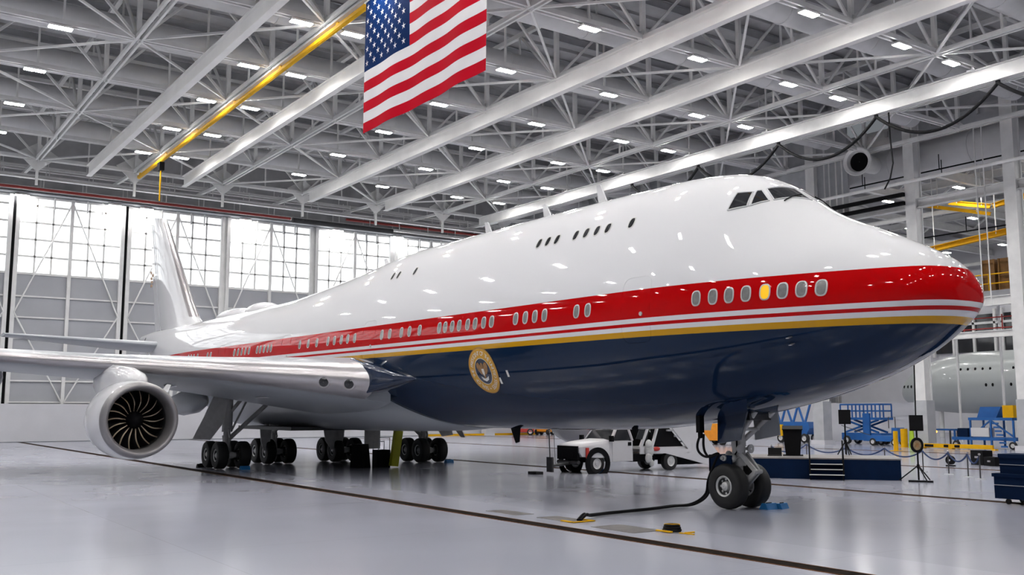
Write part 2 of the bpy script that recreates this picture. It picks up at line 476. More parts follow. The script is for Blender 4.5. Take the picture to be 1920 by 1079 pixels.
# flight deck glazing, both sides
def glazing(name, corners, mname, off=.012, frame=True, n=8):
    """corner points (counter-clockwise) in space, filled bilinearly and pushed on to the skin"""
    a, b, c, d = [np.array(q, float) for q in corners]
    g = [[hull_snap((a * (1 - u) + b * u) * (1 - v) + (d * (1 - u) + c * u) * v, off) for u in np.linspace(0, 1, n)] for v in np.linspace(0, 1, n)]
    o = MB().rings(g, closed=False).build(name, mname, plane)
    if frame:
        e = [g[0][k] for k in range(n)] + [g[k][-1] for k in range(1, n)] + [g[-1][k] for k in range(n - 2, -1, -1)] + [g[k][0] for k in range(n - 2, -1, -1)]
        MB().path(e, .022, 6).build('window_frame', 'ac_white', o)
    return o
for sd in (1, -1):
    S = lambda q: (q[0], q[1] * sd, q[2])
    glazing('cockpit_window', [S((6.155, 1.92, 8.17)), S((5.69, 1.70, 8.25)), S((5.80, 1.31, 8.735)), S((6.17, 1.53, 8.73))], 'glass_dark')
    glazing('cockpit_window', [S((5.62, 1.64, 8.275)), S((5.29, 1.24, 8.385)), S((5.66, 1.11, 8.785)), S((5.75, 1.21, 8.775))], 'glass_dark')
    glazing('windshield', [S((5.21, 1.14, 8.40)), S((4.78, .10, 8.39)), S((5.36, .08, 8.86)), S((5.61, .97, 8.83))], 'glass_dark')
    MB().path([hull_snap(S((4.98, .95 - .12 * k, 8.31 + .012 * k)), .05) for k in range(7)], .018, 6).build('wiper', 'black', plane)
    for z_ in (4.55, 4.35):
        MB().bar(hull_snap(S((3.9, 2.3, z_)), .0, 5.3), hull_snap(S((3.9, 2.3, z_)), .14, 5.3), .10, .02).build('pitot_probe', 'chrome', plane)

# presidential seal on the navy belly
SM = hull_map(16.67, 4.126)
RS = .86
def disc(r0, r1, off, n=56):
    return [[SM(r * math.cos(2 * PI * k / n), r * math.sin(2 * PI * k / n), off) for k in range(n)] for r in ((r0, r1) if r0 > 0 else (r1 * .02, r1 * .5, r1))]
seal = MB().rings(disc(.55 * RS, RS, .010)).build('seal', 'gold', plane)
MB().rings(disc(0, .56 * RS, .008)).build('seal_field', 'navy', seal)
MB().rings(disc(.545 * RS, .565 * RS, .016)).build('seal_ring', 'seal_white', seal)
MB().rings(disc(.97 * RS, 1.0 * RS, .016)).build('seal_rim', 'seal_brown', seal)
def glyph(ch, size):
    cu = bpy.data.curves.new('glyph', 'FONT'); cu.body = ch; cu.size = size; cu.align_x = 'CENTER'
    ob = bpy.data.objects.new('glyph', cu); COL.objects.link(ob)
    dg = bpy.context.evaluated_depsgraph_get()
    me = ob.evaluated_get(dg).to_mesh()
    vs = [tuple(v.co) for v in me.vertices]; fs = [tuple(p.vertices) for p in me.polygons]
    ob.evaluated_get(dg).to_mesh_clear()
    bpy.data.objects.remove(ob); bpy.data.curves.remove(cu)
    return vs, fs
lt = MB(); txt = 'SEAL OF THE PRESIDENT OF THE UNITED STATES \u2022 '
for k, ch in enumerate(txt):
    if ch == ' ': continue
    a = PI * 1.42 - 2 * PI * k / len(txt)
    vs, fs = glyph(ch, .25 * RS)
    o = []
    for (x, y, z) in vs:
        r = .68 * RS + y
        aa = a - x / (.75 * RS)
        o.append(SM(r * math.cos(aa), r * math.sin(aa), .017))
    lt.add(o, fs, 0, False)
lt.build('seal_lettering', 'seal_white', seal)
def flatshape(polys, off, mname, name):
    m_ = MB()
    for pl in polys:
        c = np.mean(np.array(pl), 0); n = len(pl)
        ps = [SM(x * RS, y * RS, off) for x, y in pl] + [SM(c[0] * RS, c[1] * RS, off)]
        m_.add(ps, [(k, (k + 1) % n, n) for k in range(n)])
    return m_.build(name, mname, seal)
wing_l = [(-.04, .10), (-.12, .30), (-.26, .40), (-.37, .34), (-.40, .20), (-.34, .04), (-.24, -.08), (-.12, -.14), (-.05, -.08)]
flatshape([wing_l, [(-x, y) for x, y in wing_l[::-1]], [(-.06, .2), (-.09, -.1), (-.03, -.36), (.05, -.36), (.09, -.1), (.06, .2)], [(-.1, .22), (-.02, .16), (.07, .2), (.07, .33), (0, .38), (-.08, .34)]], .014, 'seal_brown', 'eagle')
flatshape([[(-.085, .12), (-.085, -.05), (0, -.2), (.085, -.05), (.085, .12)]], .02, 'seal_white', 'shield')
flatshape([[(-.28, -.2), (-.2, -.36), (0, -.43), (.2, -.36), (.28, -.2), (.2, -.28), (0, -.34), (-.2, -.28)]], .018, 'seal_white', 'ribbon')
for (x, z) in ((15.255, 4.01), (15.835, 3.79)):
    f = hull_map(x, z)
    MB().add([f(-.06, -.12, .006), f(.06, -.12, .006), f(.06, .12, .006), f(-.06, .12, .006)], [(0, 1, 2, 3)]).build('placard', 'seal_white', plane)

# aerials and domes
for x, hh_ in ((13.4, .75), (16.6, .6), (20.6, .55), (29.5, .5)):
    z = max(FN['zu'](x), FN['zt'](x))
    MB().prism([(x, -.03, z - .05), (x + .5, -.03, z - .05), (x + .62, -.03, z + hh_), (x + .42, -.03, z + hh_)], (0, .06, 0)).build('blade_antenna', 'ac_white', plane)
for x, l in ((46.5, 2.2), (51.5, 3.2)):
    MB().sphere((x, 0, FN['zt'](x) - .05), 1, 10, sx=l, sy=.8, sz=.5).build('satcom_radome', 'ac_white', plane)
MB().prism([(18.75, -.03, 2.15), (19.35, -.03, 2.15), (19.0, -.03, 1.55), (18.8, -.03, 1.6)], (0, .06, 0)).build('belly_antenna', 'black', plane)
MB().prism([(11.6, .4, 2.3), (11.9, .4, 2.3), (11.8, .4, 2.05), (11.65, .4, 2.05)], (0, .06, 0)).build('belly_antenna', 'black', plane)

# wing-body fairing (light grey belly canoe)
rg = []
fw = pchip([20.6, 22, 24, 26, 28, 31, 36, 41, 45, 48, 50], [.35, 1.1, 2.1, 2.85, 3.3, 3.6, 3.68, 3.6, 3.2, 2.2, .8])
fz = pchip([20.6, 22, 24, 27, 31, 40, 45, 48, 50], [2.10, 2.0, 1.93, 1.88, 1.85, 1.85, 1.9, 2.05, 2.35])
ft = pchip([20.6, 24, 27, 31, 40, 46, 50], [2.6, 3.4, 4.1, 4.4, 4.4, 4.0, 3.2])
for x in np.arange(20.6, 50.01, .6):
    w, zb, zc = fw(x), fz(x), ft(x)
    r = []
    for k in range(41):
        t = PI * k / 40
        c, s_ = math.cos(t), math.sin(t)
        r.append((x, w * math.copysign(abs(c) ** .8, c), zc - (zc - zb) * abs(s_) ** .62))
    rg.append(r)
MB().rings(rg, closed=False).build('belly_fairing', 'ac_grey', plane, sharp=60)

# ---- wings
AF = [(0, 0, 0), (.004, .016, -.014), (.012, .027, -.024), (.03, .042, -.036), (.06, .056, -.047), (.12, .072, -.060), (.22, .084, -.070), (.35, .086, -.072), (.5, .074, -.060), (.65, .054, -.040), (.8, .032, -.02), (.92, .013, -.006), (1.0, .002, -.002)]
def wing_station(y):
    le = 24.15 + .872 * (y - 3.6)
    te = np.interp(y, [2.6, 12.2, 32.2], [40.3, 42.2, 53.2])
    tc = np.interp(y, [2.6, 5, 8, 12, 32], [.92, .84, .72, .64, .56])
    zl = 3.98 + .088 * (y - 3.6)
    tw = np.interp(y, [2.6, 12, 32], [.035, .012, -.02])
    return le, te - le, tc, zl, tw
def wing_pt(y, c, t, sd=1):
    le, ch, tc, zl, tw = wing_station(y)
    return (le + c * ch, y * sd, zl + t * tc * ch - c * ch * tw)
AU = pchip([math.sqrt(a[0]) for a in AF], [a[1] for a in AF]); AL = pchip([math.sqrt(a[0]) for a in AF], [a[2] for a in AF])
def lef(y): return float(np.interp(y, [3.4, 5, 8, 16, 32], [.062, .05, .032, .024, .022]))
YW = list(np.arange(2.6, 12.3, .6)) + list(np.arange(12.6, 32.3, 1.4))
for sd in (1, -1):
    def body(y):
        f0 = lef(y); cs = [f0 + (1 - f0) * (k / 16) ** 1.6 for k in range(17)]
        return [wing_pt(y, c, AU(math.sqrt(c)), sd) for c in cs] + [wing_pt(y, c, AL(math.sqrt(c)), sd) for c in cs[::-1]]
    def nose_of(y):
        f0 = lef(y); cs = [f0 * (k / 9) ** 2 for k in range(10)]
        return [wing_pt(y, c, AU(math.sqrt(c)), sd) for c in cs[::-1]] + [wing_pt(y, c, AL(math.sqrt(c)), sd) for c in cs[1:]]
    wg = MB().rings([body(y) for y in YW], caps=True).build('wing', 'ac_grey', plane)
    yl = [3.45] + [y for y in YW if y >= 3.6]
    le = MB().rings([nose_of(y) for y in yl], closed=False, caps=False).build('leading_edge', 'chrome', wg)
    for yy in (4.25, 5.05):
        p = np.array(wing_pt(yy, .006, -.012, sd)); nrm = unit((-.75, .62 * sd, -.12))
        MB().lathe([(0.0, .27), (.05, .26), (.04, .20)], p, nrm, 20, 0).lathe([(.038, .205), (.09, .13), (.10, .01)], p, nrm, 20, 1).build('landing_light', ['chrome', 'glass_dark'], wg)
    # wing root strake, navy, on the fuselage side of the leading edge
    rs = []
    for k, (x, y, zc, h) in enumerate([(21.6, 2.95, 4.0, .02), (22.6, 3.2, 4.02, .22), (23.6, 3.42, 4.05, .42), (24.6, 3.6, 4.1, .62), (26, 3.62, 4.15, .85)]):
        rs.append([(x, (y - .7 if math.cos(t) < -.2 else y + .12 * math.cos(t) * (k > 0)) * sd, zc + h * math.sin(t)) for t in np.linspace(0, 2 * PI, 17)[:-1]])
    MB().rings(rs, caps=True).build('wing_root_strake', 'navy', plane)
    # flap track fairings
    for yy in (6.9, 15.3, 24.5):
        x0, z0 = wing_pt(yy, .55, -.058)[0], wing_pt(yy, .6, -.05)[2]
        le_, ch_, *_ = wing_station(yy); L_ = ch_ * .45 + 1.6
        prf = [(0, .02), (.06, .32), (.2, .56), (.45, .62), (.7, .44), (.9, .16), (1, .02)]
        rg = [[(x0 + a * L_, yy * sd + r * .8 * math.cos(t), z0 - .25 - a * .25 + r * math.sin(t)) for t in np.linspace(0, 2 * PI, 17)[:-1]] for a, r in prf]
        MB().rings(rg).build('flap_fairing', 'ac_grey', wg)
    # krueger flap gap and access panels under the wing
    for yy, c in ((6.2, .2), (9.4, .22)):
        p = np.array(wing_pt(yy, c, -.068, sd))
        MB().sphere(p, 1, 8, sx=.55, sy=.3, sz=.05).build('access_panel', 'ac_white', wg)

# ---- tail
def fin_pt(s, c, t):
    le = np.interp(s, [0, .05, .12, .5, 1], [57.2, 59.0, 60.4, 64.4, 69.3]); te = 70.6 + 3.3 * s
    z = 8.6 + 10.25 * s + (c - .5) * .9 * (s > .5) * (s - .5) * 2
    return (le + c * (te - le), t * (te - le) * .85, z)
fa = [(c, u) for c, u, l in AF] + [(c, -u) for c, u, l in AF][::-1][1:-1]
fin = MB().rings([[fin_pt(s, c, t) for c, t in fa] for s in (0, .05, .12, .25, .5, .75, .97, 1)], caps=True).build('tail_fin', 'ac_white', plane)
MB().rings([[fin_pt(s, c, t * 1.04) for c, t in ([(c, u) for c, u, l in AF if c < .035][::-1] + [(c, -u) for c, u, l in AF if 0 < c < .035])] for s in (.1, .25, .5, .75, .96)], closed=False).build('leading_edge', 'chrome', fin)
for s0, s1 in ((.03, .5), (.52, .93)):
    MB().path([np.array(fin_pt(s0, .70, .055)) + (0, .02, 0), np.array(fin_pt(s1, .70, .055)) + (0, .02, 0), np.array(fin_pt(s1, .99, .01)) + (0, .01, 0)], .025, 5).build('rudder_seam', 'steel_grey', fin)
for s, c in ((.52, .9), (.545, .955), (.50, .96), (.47, .95), (.44, .97)):
    p = [np.array(fin_pt(s + ds, c + dc, .02)) + (0, .10, 0) for ds, dc in ((-.012, -.05), (-.012, .03), (.012, .035), (.012, -.045))]
    MB().add(p, [(0, 1, 2, 3)]).build('brown_patch', 'seal_brown', fin)  # small brown patches near the fin trailing edge
for sd in (1, -1):
    def st_pt(s, c, t, sd=sd):
        le = 62.0 + 8.4 * s; te = 71.6 + 1.9 * s
        return (le + c * (te - le), (1.0 + 10.1 * s) * sd, 7.55 + 1.0 * s + t * (te - le) * .5)
    stb = MB().rings([[st_pt(s, c, t) for c, t in [(c, u) for c, u, l in AF] + [(c, l) for c, u, l in AF][::-1][1:-1]] for s in (0, .2, .4, .6, .8, .98, 1)], caps=True).build('horizontal_stabilizer', 'ac_grey', plane)
MB().path([hull_map(70.6, 8.0)(0, v, .01) for v in np.linspace(-.5, .7, 8)], .03, 5).build('stabilizer_slot', 'black', plane)

# ---- engines
eng_cache = {}
def engine(loc):
    root = eng_cache.get('root')
    if root is not None:
        c = copy_tree(root, plane); c.location = loc; return c
    sk = [(.42, 1.555), (.8, 1.615), (1.4, 1.65), (2.2, 1.65), (3.0, 1.58), (3.7, 1.46), (4.3, 1.30), (4.3, 1.22), (3.6, 1.3)]
    e = MB().lathe(sk, n=64).build('engine', 'ac_white', plane)
    e.location = loc
    MB().lathe([(.42, 1.555), (.25, 1.535), (.1, 1.49), (.02, 1.435), (0, 1.39), (.02, 1.345), (.1, 1.29), (.25, 1.245), (.5, 1.215), (.8, 1.21), (.95, 1.215)], n=64).build('inlet_lip', 'lip', e, sharp=80)
    MB().lathe([(.95, 1.215), (1.45, 1.24), (1.9, 1.24)], n=48).build('fan_case', 'gear_dark', e)
    MB().lathe([(1.75, 1.24), (1.76, .05)], n=48).build('fan_shade_disc', 'black', e)  # black disc stands in for the darkness behind the fan
    MB().lathe([(.70, .015), (.74, .09), (.85, .19), (1.0, .28), (1.2, .36), (1.5, .40)], n=32).build('spinner', 'black', e)
    for k in range(18):
        a0 = 2 * PI * k / 18
        m_ = MB(); LEp = []; TEp = []; LE2 = []
        for i in range(11):
            r = .36 + (1.205 - .36) * i / 10; q = i / 10
            sw = .07 * math.sin(q * PI * 1.25) - .02 * q           # curved leading edge
            xa = 1.12 - .10 * math.sin(q * PI) + .06 * q
            aL = a0 + sw; aT = a0 + sw + .26 - .06 * q; aE = a0 + sw + .038 + .04 * (1 - q)
            LEp.append((xa, r * math.cos(aL), r * math.sin(aL)))
            LE2.append((xa + .03, r * math.cos(aE), r * math.sin(aE)))
            TEp.append((xa + .42 - .1 * q, r * math.cos(aT), r * math.sin(aT)))
        m_.rings([LEp, LE2], 1, closed=False)
        m_.rings([LE2, TEp], 0, closed=False)
        m_.build('fan_blade', ['fan_blade', 'fan_edge'], e)
    # core cowl and plug behind the fan nozzle
    MB().lathe([(3.6, 1.0), (4.3, .98), (5.2, .78), (6.0, .6), (6.0, .5)], n=40).build('core_cowl', 'gear_grey', e)
    MB().lathe([(5.8, .46), (6.4, .36), (7.3, .05)], n=28).build('exhaust_plug', 'gear_dark', e)
    # pylon
    rg = []
    for x, w, z0, z1 in ((.95, .05, 1.45, 1.68), (1.15, .30, 1.4, 1.82), (1.6, .44, 1.3, 2.02), (2.4, .48, 1.2, 2.2), (3.4, .46, 1.0, 2.32), (4.6, .42, .9, 2.42), (6.0, .38, 1.0, 2.3), (7.6, .28, 1.5, 2.1), (9.0, .04, 1.9, 2.05)):
        rg.append([(x, 1.3 * w * a, z0 + (z1 - z0) * b) for a, b in ((-1, 0), (-1, .6), (-.8, .86), (-.35, 1), (.35, 1), (.8, .86), (1, .6), (1, 0))])
    MB().rings(rg, caps=True).build('pylon', 'ac_white', e, sharp=55)
    MB().prism([(.85, -1.18, 1.08), (2.2, -1.23, 1.12), (2.1, -1.5, 1.5), (1.45, -1.48, 1.45)], (0, -.035, .03)).build('nacelle_strake', 'ac_white', e)
    e.scale = (.94, .94, .94)
    eng_cache['root'] = e
    return e
engine((27.1, 11.78, 2.42)); engine((27.1, -11.78, 2.42)); engine((35.0, 20.9, 3.2)); engine((35.0, -20.9, 3.2))

# ---- wheels and landing gear
def tyre_mesh(r, w, rim):
    p = []
    for t in np.linspace(-.5, .5, 3): pass
    prof = [(-w * .40, rim), (-w * .47, rim + .03), (-w * .5, rim + (r - rim) * .45), (-w * .46, r - .07), (-w * .36, r - .02), (-w * .18, r), (0, r - .006), (w * .18, r), (w * .36, r - .02), (w * .46, r - .07), (w * .5, rim + (r - rim) * .45), (w * .47, rim + .03), (w * .40, rim)]
    return MB().lathe(prof, (0, 0, 0), (0, 1, 0), 40)
def hub_mesh(w, rim, sd=1):
    m_ = MB()
    for s in (1, -1):
        m_.lathe([(s * w * .40, rim + .005), (s * w * .44, rim - .015), (s * w * .40, rim - .05), (s * w * .36, rim - .06)], (0, 0, 0), (0, 1, 0), 28)
        m_.lathe([(s * w * .36, rim - .06), (s * w * .16, rim - .08), (s * w * .12, rim * .5)], (0, 0, 0), (0, 1, 0), 28, 1)  # recess coloured darker to give it its shade
        m_.lathe([(s * w * .12, rim * .5), (s * w * .34, rim * .40), (s * w * .42, rim * .22), (s * w * .42, .01)], (0, 0, 0), (0, 1, 0), 28)
        for k in range(8):
            a = 2 * PI * k / 8
            m_.tube((rim * .66 * math.cos(a), s * w * .17, rim * .66 * math.sin(a)), (rim * .66 * math.cos(a), s * w * .21, rim * .66 * math.sin(a)), .035, 8)
    return m_
wheel_cache = {}
def wheel(parent, loc, r, w, rim, key):
    """tyre and wheel as sub-parts of a gear leg"""
    if key not in wheel_cache:
        a = tyre_mesh(r, w, rim).build('tire', 'rubber', parent, loc)
        b = hub_mesh(w, rim).build('wheel', ['wheel', 'gear_dark'], parent, loc)
        wheel_cache[key] = (a, b)
    else:
        for o in wheel_cache[key]:
            c = o.copy(); COL.objects.link(c); c.parent = parent; c.location = loc

def main_gear(x, y, ztop, sd, body):
    b = MB()
    z = .66
    b.tube((-.85, 0, z), (.85, 0, z), .16, 14)                         # bogie beam
    for ax in (-.735, .735): b.tube((ax, -.62, z), (ax, .62, z), .13, 14)
    b.tube((0, 0, z), (0, 0, z + 1.3), .17, 16)
    b.tube((0, 0, z + 1.1), (0, 0, ztop), .25, 16)
    b.tube((-.2, 0, z + .25), (-.45, 0, z + .8), .06, 8).tube((-.45, 0, z + .8), (-.15, 0, z + 1.35), .06, 8)
    b.tube((.2, 0, z + .2), (.5, 0, z + .9), .07, 8)
    if not body:
        b.tube((0, -.1 * sd, z + .75), (.1, -2.4 * sd, ztop - .75), .11, 12)   # side brace to the keel
        b.tube((0, -.1 * sd, z + 2.0), (-1.6, -.9 * sd, ztop + .1), .09, 12)
        b.tube((.3, -.3 * sd, z + 1.1), (.6, -1.4 * sd, ztop - .4), .05, 8)
    else:
        b.tube((.1, 0, z + 1.0), (-1.9, 0, ztop - .2), .13, 12)
        b.tube((.1, .1, z + 1.0), (1.2, .25 * sd, ztop - .1), .08, 10)
    g = b.build('body_gear' if body else 'wing_gear', 'gear_grey', plane, (x, y, 0))
    for ax in (-.735, .735):
        for wy in (-.56, .56):
            wheel(g, (ax, wy, z), .66, .52, .30, 'main')
    br = MB()
    for ax in (-.735, .735):
        for wy in (-.25, .25): br.lathe([(-.08, .24), (.08, .24)], (ax, wy, z), (0, 1, 0), 20)
    br.build('brake', 'gear_dark', g)
    return g
gears = {}
for sd in (1, -1):
    g = main_gear(35.9, 5.5 * sd, 4.2, sd, False)
    MB().prism([(-.55, .12 * sd, 3.75), (-.45, .75 * sd, 3.75), (-.35, 1.25 * sd, 2.5), (-.3, 1.75 * sd, 1.45), (-.42, .95 * sd, 1.38), (-.5, .35 * sd, 2.2)], (.05, 0, 0)).build('gear_door', 'gear_grey', g)
    g2 = main_gear(39.0, 1.92 * sd, 2.6, sd, True)
    MB().prism([(-1.15, (.55 if sd > 0 else .2), 2.0), (-1.15, (1.2 if sd > 0 else 1.5), 2.0), (-1.12, (1.1 if sd > 0 else 1.35), 1.2), (-1.12, (.95 if sd > 0 else 1.0), .72), (-1.12, (.75 if sd > 0 else .75), .75), (-1.15, (.6 if sd > 0 else .3), 1.3)], (.05, 0, 0)).build('gear_door', 'gear_grey', g2)
# hanging belly doors ahead of the gear
for x0, x1, y, z0 in ((35.2, 36.8, -1.6, .80),):
    MB().prism([(x0, y, 2.0), (x0 + .1, y - .95, 2.0), (x0 + .1, y - .95, z0), (x0, y, z0)], (.05, .0, 0)).build('gear_door', 'gear_grey', plane)
MB().prism([(33.6, -6.3, 2.3), (34.6, -6.3, 2.3), (34.3, -7.0, 1.35), (33.9, -7.0, 1.35)], (0, .05, 0)).build('gear_door', 'gear_grey', plane)
# dark slab standing in for the shade inside the open wheel well
MB().box(33.2, 40.6, -3.3, 3.3, 1.83, 2.0).build('wheel_well_shade', 'gear_dark', plane)

# nose gear
b = MB()
b.tube((0, 0, .64), (0, 0, 1.5), .11, 16).tube((0, 0, 1.25), (0, 0, 2.75), .19, 18)
b.tube((0, -.5, .635), (0, .5, .635), .09, 14)
b.lathe([(-.12, .2), (.12, .2)], (0, 0, 1.32), (0, 0, 1), 20).lathe([(-.1, .21), (.1, .21)], (0, 0, 1.85), (0, 0, 1), 20)
ng = b.build('nose_gear', 'gear_grey', plane, (7.77, 0, 0))
for wy in (-.46, .46): wheel(ng, (0, wy, .635), .635, .48, .30, 'nose')
b = MB()                                                              # torque links ahead of the leg
for s in (-.13, .13):
    b.bar((-.18, s * 1.0, 1.55), (-.68, s * .5, 1.06), .07, .12).bar((-.68, s * .5, 1.06), (-.14, s * 1.0, .62), .07, .12)
b.tube((-.68, -.16, 1.06), (-.68, .16, 1.06), .06, 10)
b.build('torque_link', 'gear_grey', ng)
b = MB()                                                              # drag brace and jury struts forward and up
for s in (-.3, .3):
    b.tube((-.1, s * .5, 1.95), (-1.25, s * 1.5, 2.95), .075, 12)
b.tube((-.5, -.3, 2.25), (-.5, .3, 2.25), .05, 8).tube((-.12, 0, 2.3), (-.6, 0, 2.95), .06, 8)
b.build('drag_brace', 'gear_grey', ng)
b = MB()
for s in (-1, 1): b.tube((.16, .12 * s, 1.42), (.12, .52 * s, 1.42), .085, 14).tube((.12, .52 * s, 1.42), (.12, .6 * s, 1.42), .05, 10)
b.sphere((-.05, .32, 1.42), .12, 8).sphere((.2, .2, 1.52), .10, 8).tube((-.2, .1, 1.5), (.05, .42, 1.3), .03, 8)
b.build('steering_actuator', 'gear_grey', ng)
b = MB()
for s in (-1, 1):
    b.lathe([(0, .12), (.05, .13), (.06, .02)], (-.22, .22 * s, 1.68), (-1, 0, 0), 16)
b.bar((-.16, -.25, 1.68), (-.16, .25, 1.68), .06, .08)
b.build('taxi_light', 'gear_grey', ng)
MB().prism([(.25, .52, 2.62), (-.95, .60, 2.76), (-.82, .78, 1.95), (.08, .72, 1.84)], (0, .05, 0)).build('gear_door', 'navy', ng)
MB().prism([(-.25, -.36, 2.62), (-1.15, -.36, 2.75), (-1.15, -.42, 2.08), (-.25, -.42, 1.92)], (0, -.05, 0)).build('gear_door', 'ac_grey', ng)
MB().box(-.12, .74, .40, .46, 1.02, 1.50).box(.68, .74, -.3, .46, 1.02, 1.50).build('spray_shield', 'blue_dark', ng)
MB().box(-.9, .7, -.5, .5, 2.50, 2.72).build('wheel_well_shade', 'gear_dark', ng)  # dark box in place of the shaded nose gear bay
b = MB()
for k in range(5):
    b.path([(-.1 + .03 * k, .17, 2.6 - .02 * k), (-.16, .2 + .02 * k, 2.1), (-.1, .19, 1.6), (.1, .26, 1.35 - .03 * k), (.06, .3, .8)], .014, 6)
b.build('hydraulic_line', 'cable', ng)

# ================================================================== THE HANGAR
XN = [20.2 + 8.22 * k for k in range(-5, 8)]          # transverse truss lines
YN = [0.5 + 7.97 * k for k in range(-6, 5)]           # lengthwise truss lines (0.5, -7.5, -15.4 ...)
ZB, ZT, ZD = 24.0, 28.2, 29.2
XW = 88.0                                             # sliding door wall
XMIN, XEND = -24.0, 78.0

b = MB(); b.add([(-60, 60, 0), (-60, -135, 0), (XW + 1, -135, 0), (XW + 1, 60, 0)], [(0, 1, 2, 3)], 0, False)
struct('floor', b, 'floor')

# drainage trenches with rusty edging, along the hangar
for n_, y, w in ((1, 7.2, .42), (2, -8.0, .34), (3, -23.8, .30), (4, -39.6, .28)):
    b = MB()
    b.box(-40, 87, y - w / 2, y + w / 2, .0, .006, 0)
    for s in (-1, 1): b.box(-40, 87, y + s * (w / 2 + .015) - .015, y + s * (w / 2 + .015) + .015, .0, .010, 1)
    struct('trim_%d' % n_, b, ['trench', 'rust'])

# roof deck with ribs
b = MB(); b.box(-46, XW + 2, -50, 52, ZD, ZD + .2)
for k in range(67): b.box(-45 + 2.0 * k - .05, -45 + 2.0 * k + .05, -50, 52, ZD - .22, ZD)
struct('ceiling', b, 'deck')

# two-way roof trusses
def truss(p0, axis, nodes, seed):
    b = MB()
    def P(t, z):
        return (t, p0, z) if axis == 'x' else (p0, t, z)
    a, c = nodes[0], nodes[-1]
    wd = (0, 1, 0) if axis == 'x' else (1, 0, 0)
    for s in (-.17, .17):
        o = np.array(wd) * s + np.array((0, 0, 0 if axis == 'x' else .06))
        b.bar(np.array(P(a, ZB)) + o, np.array(P(c, ZB)) + o, .13, .28)
    b.bar(P(a, ZT + (0 if axis == 'x' else .07)), P(c, ZT + (0 if axis == 'x' else .07)), .3, .3)
    for i, t in enumerate(nodes):
        if axis == 'x': b.bar(P(t, ZB + .1), P(t, ZT - .1), .26, .26)
        if i + 1 < len(nodes):
            t2 = nodes[i + 1]; tm = (t + t2) / 2
            if axis == 'y': b.bar(P(t, ZB), P(tm, ZT), .15, .15); b.bar(P(tm, ZT), P(t2, ZB), .15, .15)
            else: b.tube(P(t, ZB), (tm, p0, ZT), .11, 8)
            b.bar(P(tm, ZB), P(tm, ZT), .11, .11)
        q = np.array(P(t, ZB)); ex = np.array((1, 0, 0) if axis == 'x' else (0, 1, 0))
        b.prism([q - ex * .55 + (0, 0, .1), q + (0, 0, .65), q + ex * .55 + (0, 0, .1), q + (0, 0, -.25)], np.array(wd) * .05)
    return struct('roof_truss', b, 'steel_white')
for y in YN: truss(y, 'x', XN, 0)
for x in XN: truss(x, 'y', YN, 1)
# horizontal bracing in the bottom chord plane
for i in range(len(XN) - 1):
    b = MB()
    for j in range(len(YN) - 1):
        xa, xb, ya, yb = XN[i], XN[i + 1], YN[j], YN[j + 1]
        if (i + j) % 2: b.bar((xa, ya, ZB - .02), (xb, yb, ZB - .02), .13, .13)
        else: b.bar((xa, yb, ZB - .02), (xb, ya, ZB - .02), .13, .13)
    struct('roof_brace', b, 'steel_white')
# purlins
for k, x in enumerate([XN[i] + 8.22 * f for i in range(len(XN) - 1) for f in (0, .5)]):
    b = MB(); b.ibeam((x, -49, ZT + .62), (x, 41, ZT + .62), .25, .6, .05)
    struct('roof_purlin', b, 'steel_grey')
# inverted gusset pyramids where the last truss meets the door header
for y in YN:
    b = MB()
    b.prism([(XN[-1] + .3, y - 1.6, ZB + .45), (XN[-1] + .3, y - .1, ZB - 1.0), (XN[-1] + .3, y + .1, ZB - 1.0), (XN[-1] + .3, y + 1.6, ZB + .45), (XN[-1] + .3, y, ZB + 1.5)], (.06, 0, 0))
    b.bar((XN[-1] + .3, y, ZB - .9), (XN[-1] + .3, y, ZB - 2.2), .2, .2)
    b.bar((XN[-1], y, ZB), (XW - .6, y, ZB + .4), .25, .25)
    struct('roof_gusset', b, 'steel_white')

# wall above the doors: dark cladding, header beams
b = MB(); b.box(XW + .3, XW + .6, -50, 42, 23.0, ZD)
struct('wall_back', b, 'deck')
for z, x, w, h in ((23.25, XW - .5, .7, .25), (24.0, XW - 3.2, .3, .3), (25.0, XW - 2.0, .35, .5), (23.5, XW - 5.0, .45, .22), (24.6, XW - 4.2, .2, .2), (23.1, XW - 2.2, .25, .25)):
    b = MB(); b.ibeam((x, -49, z), (x, 41, z), w, h, .06)
    for k in range(24):
        yy = 40 - 3.7 * k; b.bar((x, yy, z), (x, yy, z + 1.1), .07, .07)
    struct('door_header', b, 'steel_white')
b = MB(); b.box(XW - .9, XW + .2, -49, 41, 22.9, 23.0)
struct('trim_5', b, 'steel_grey')

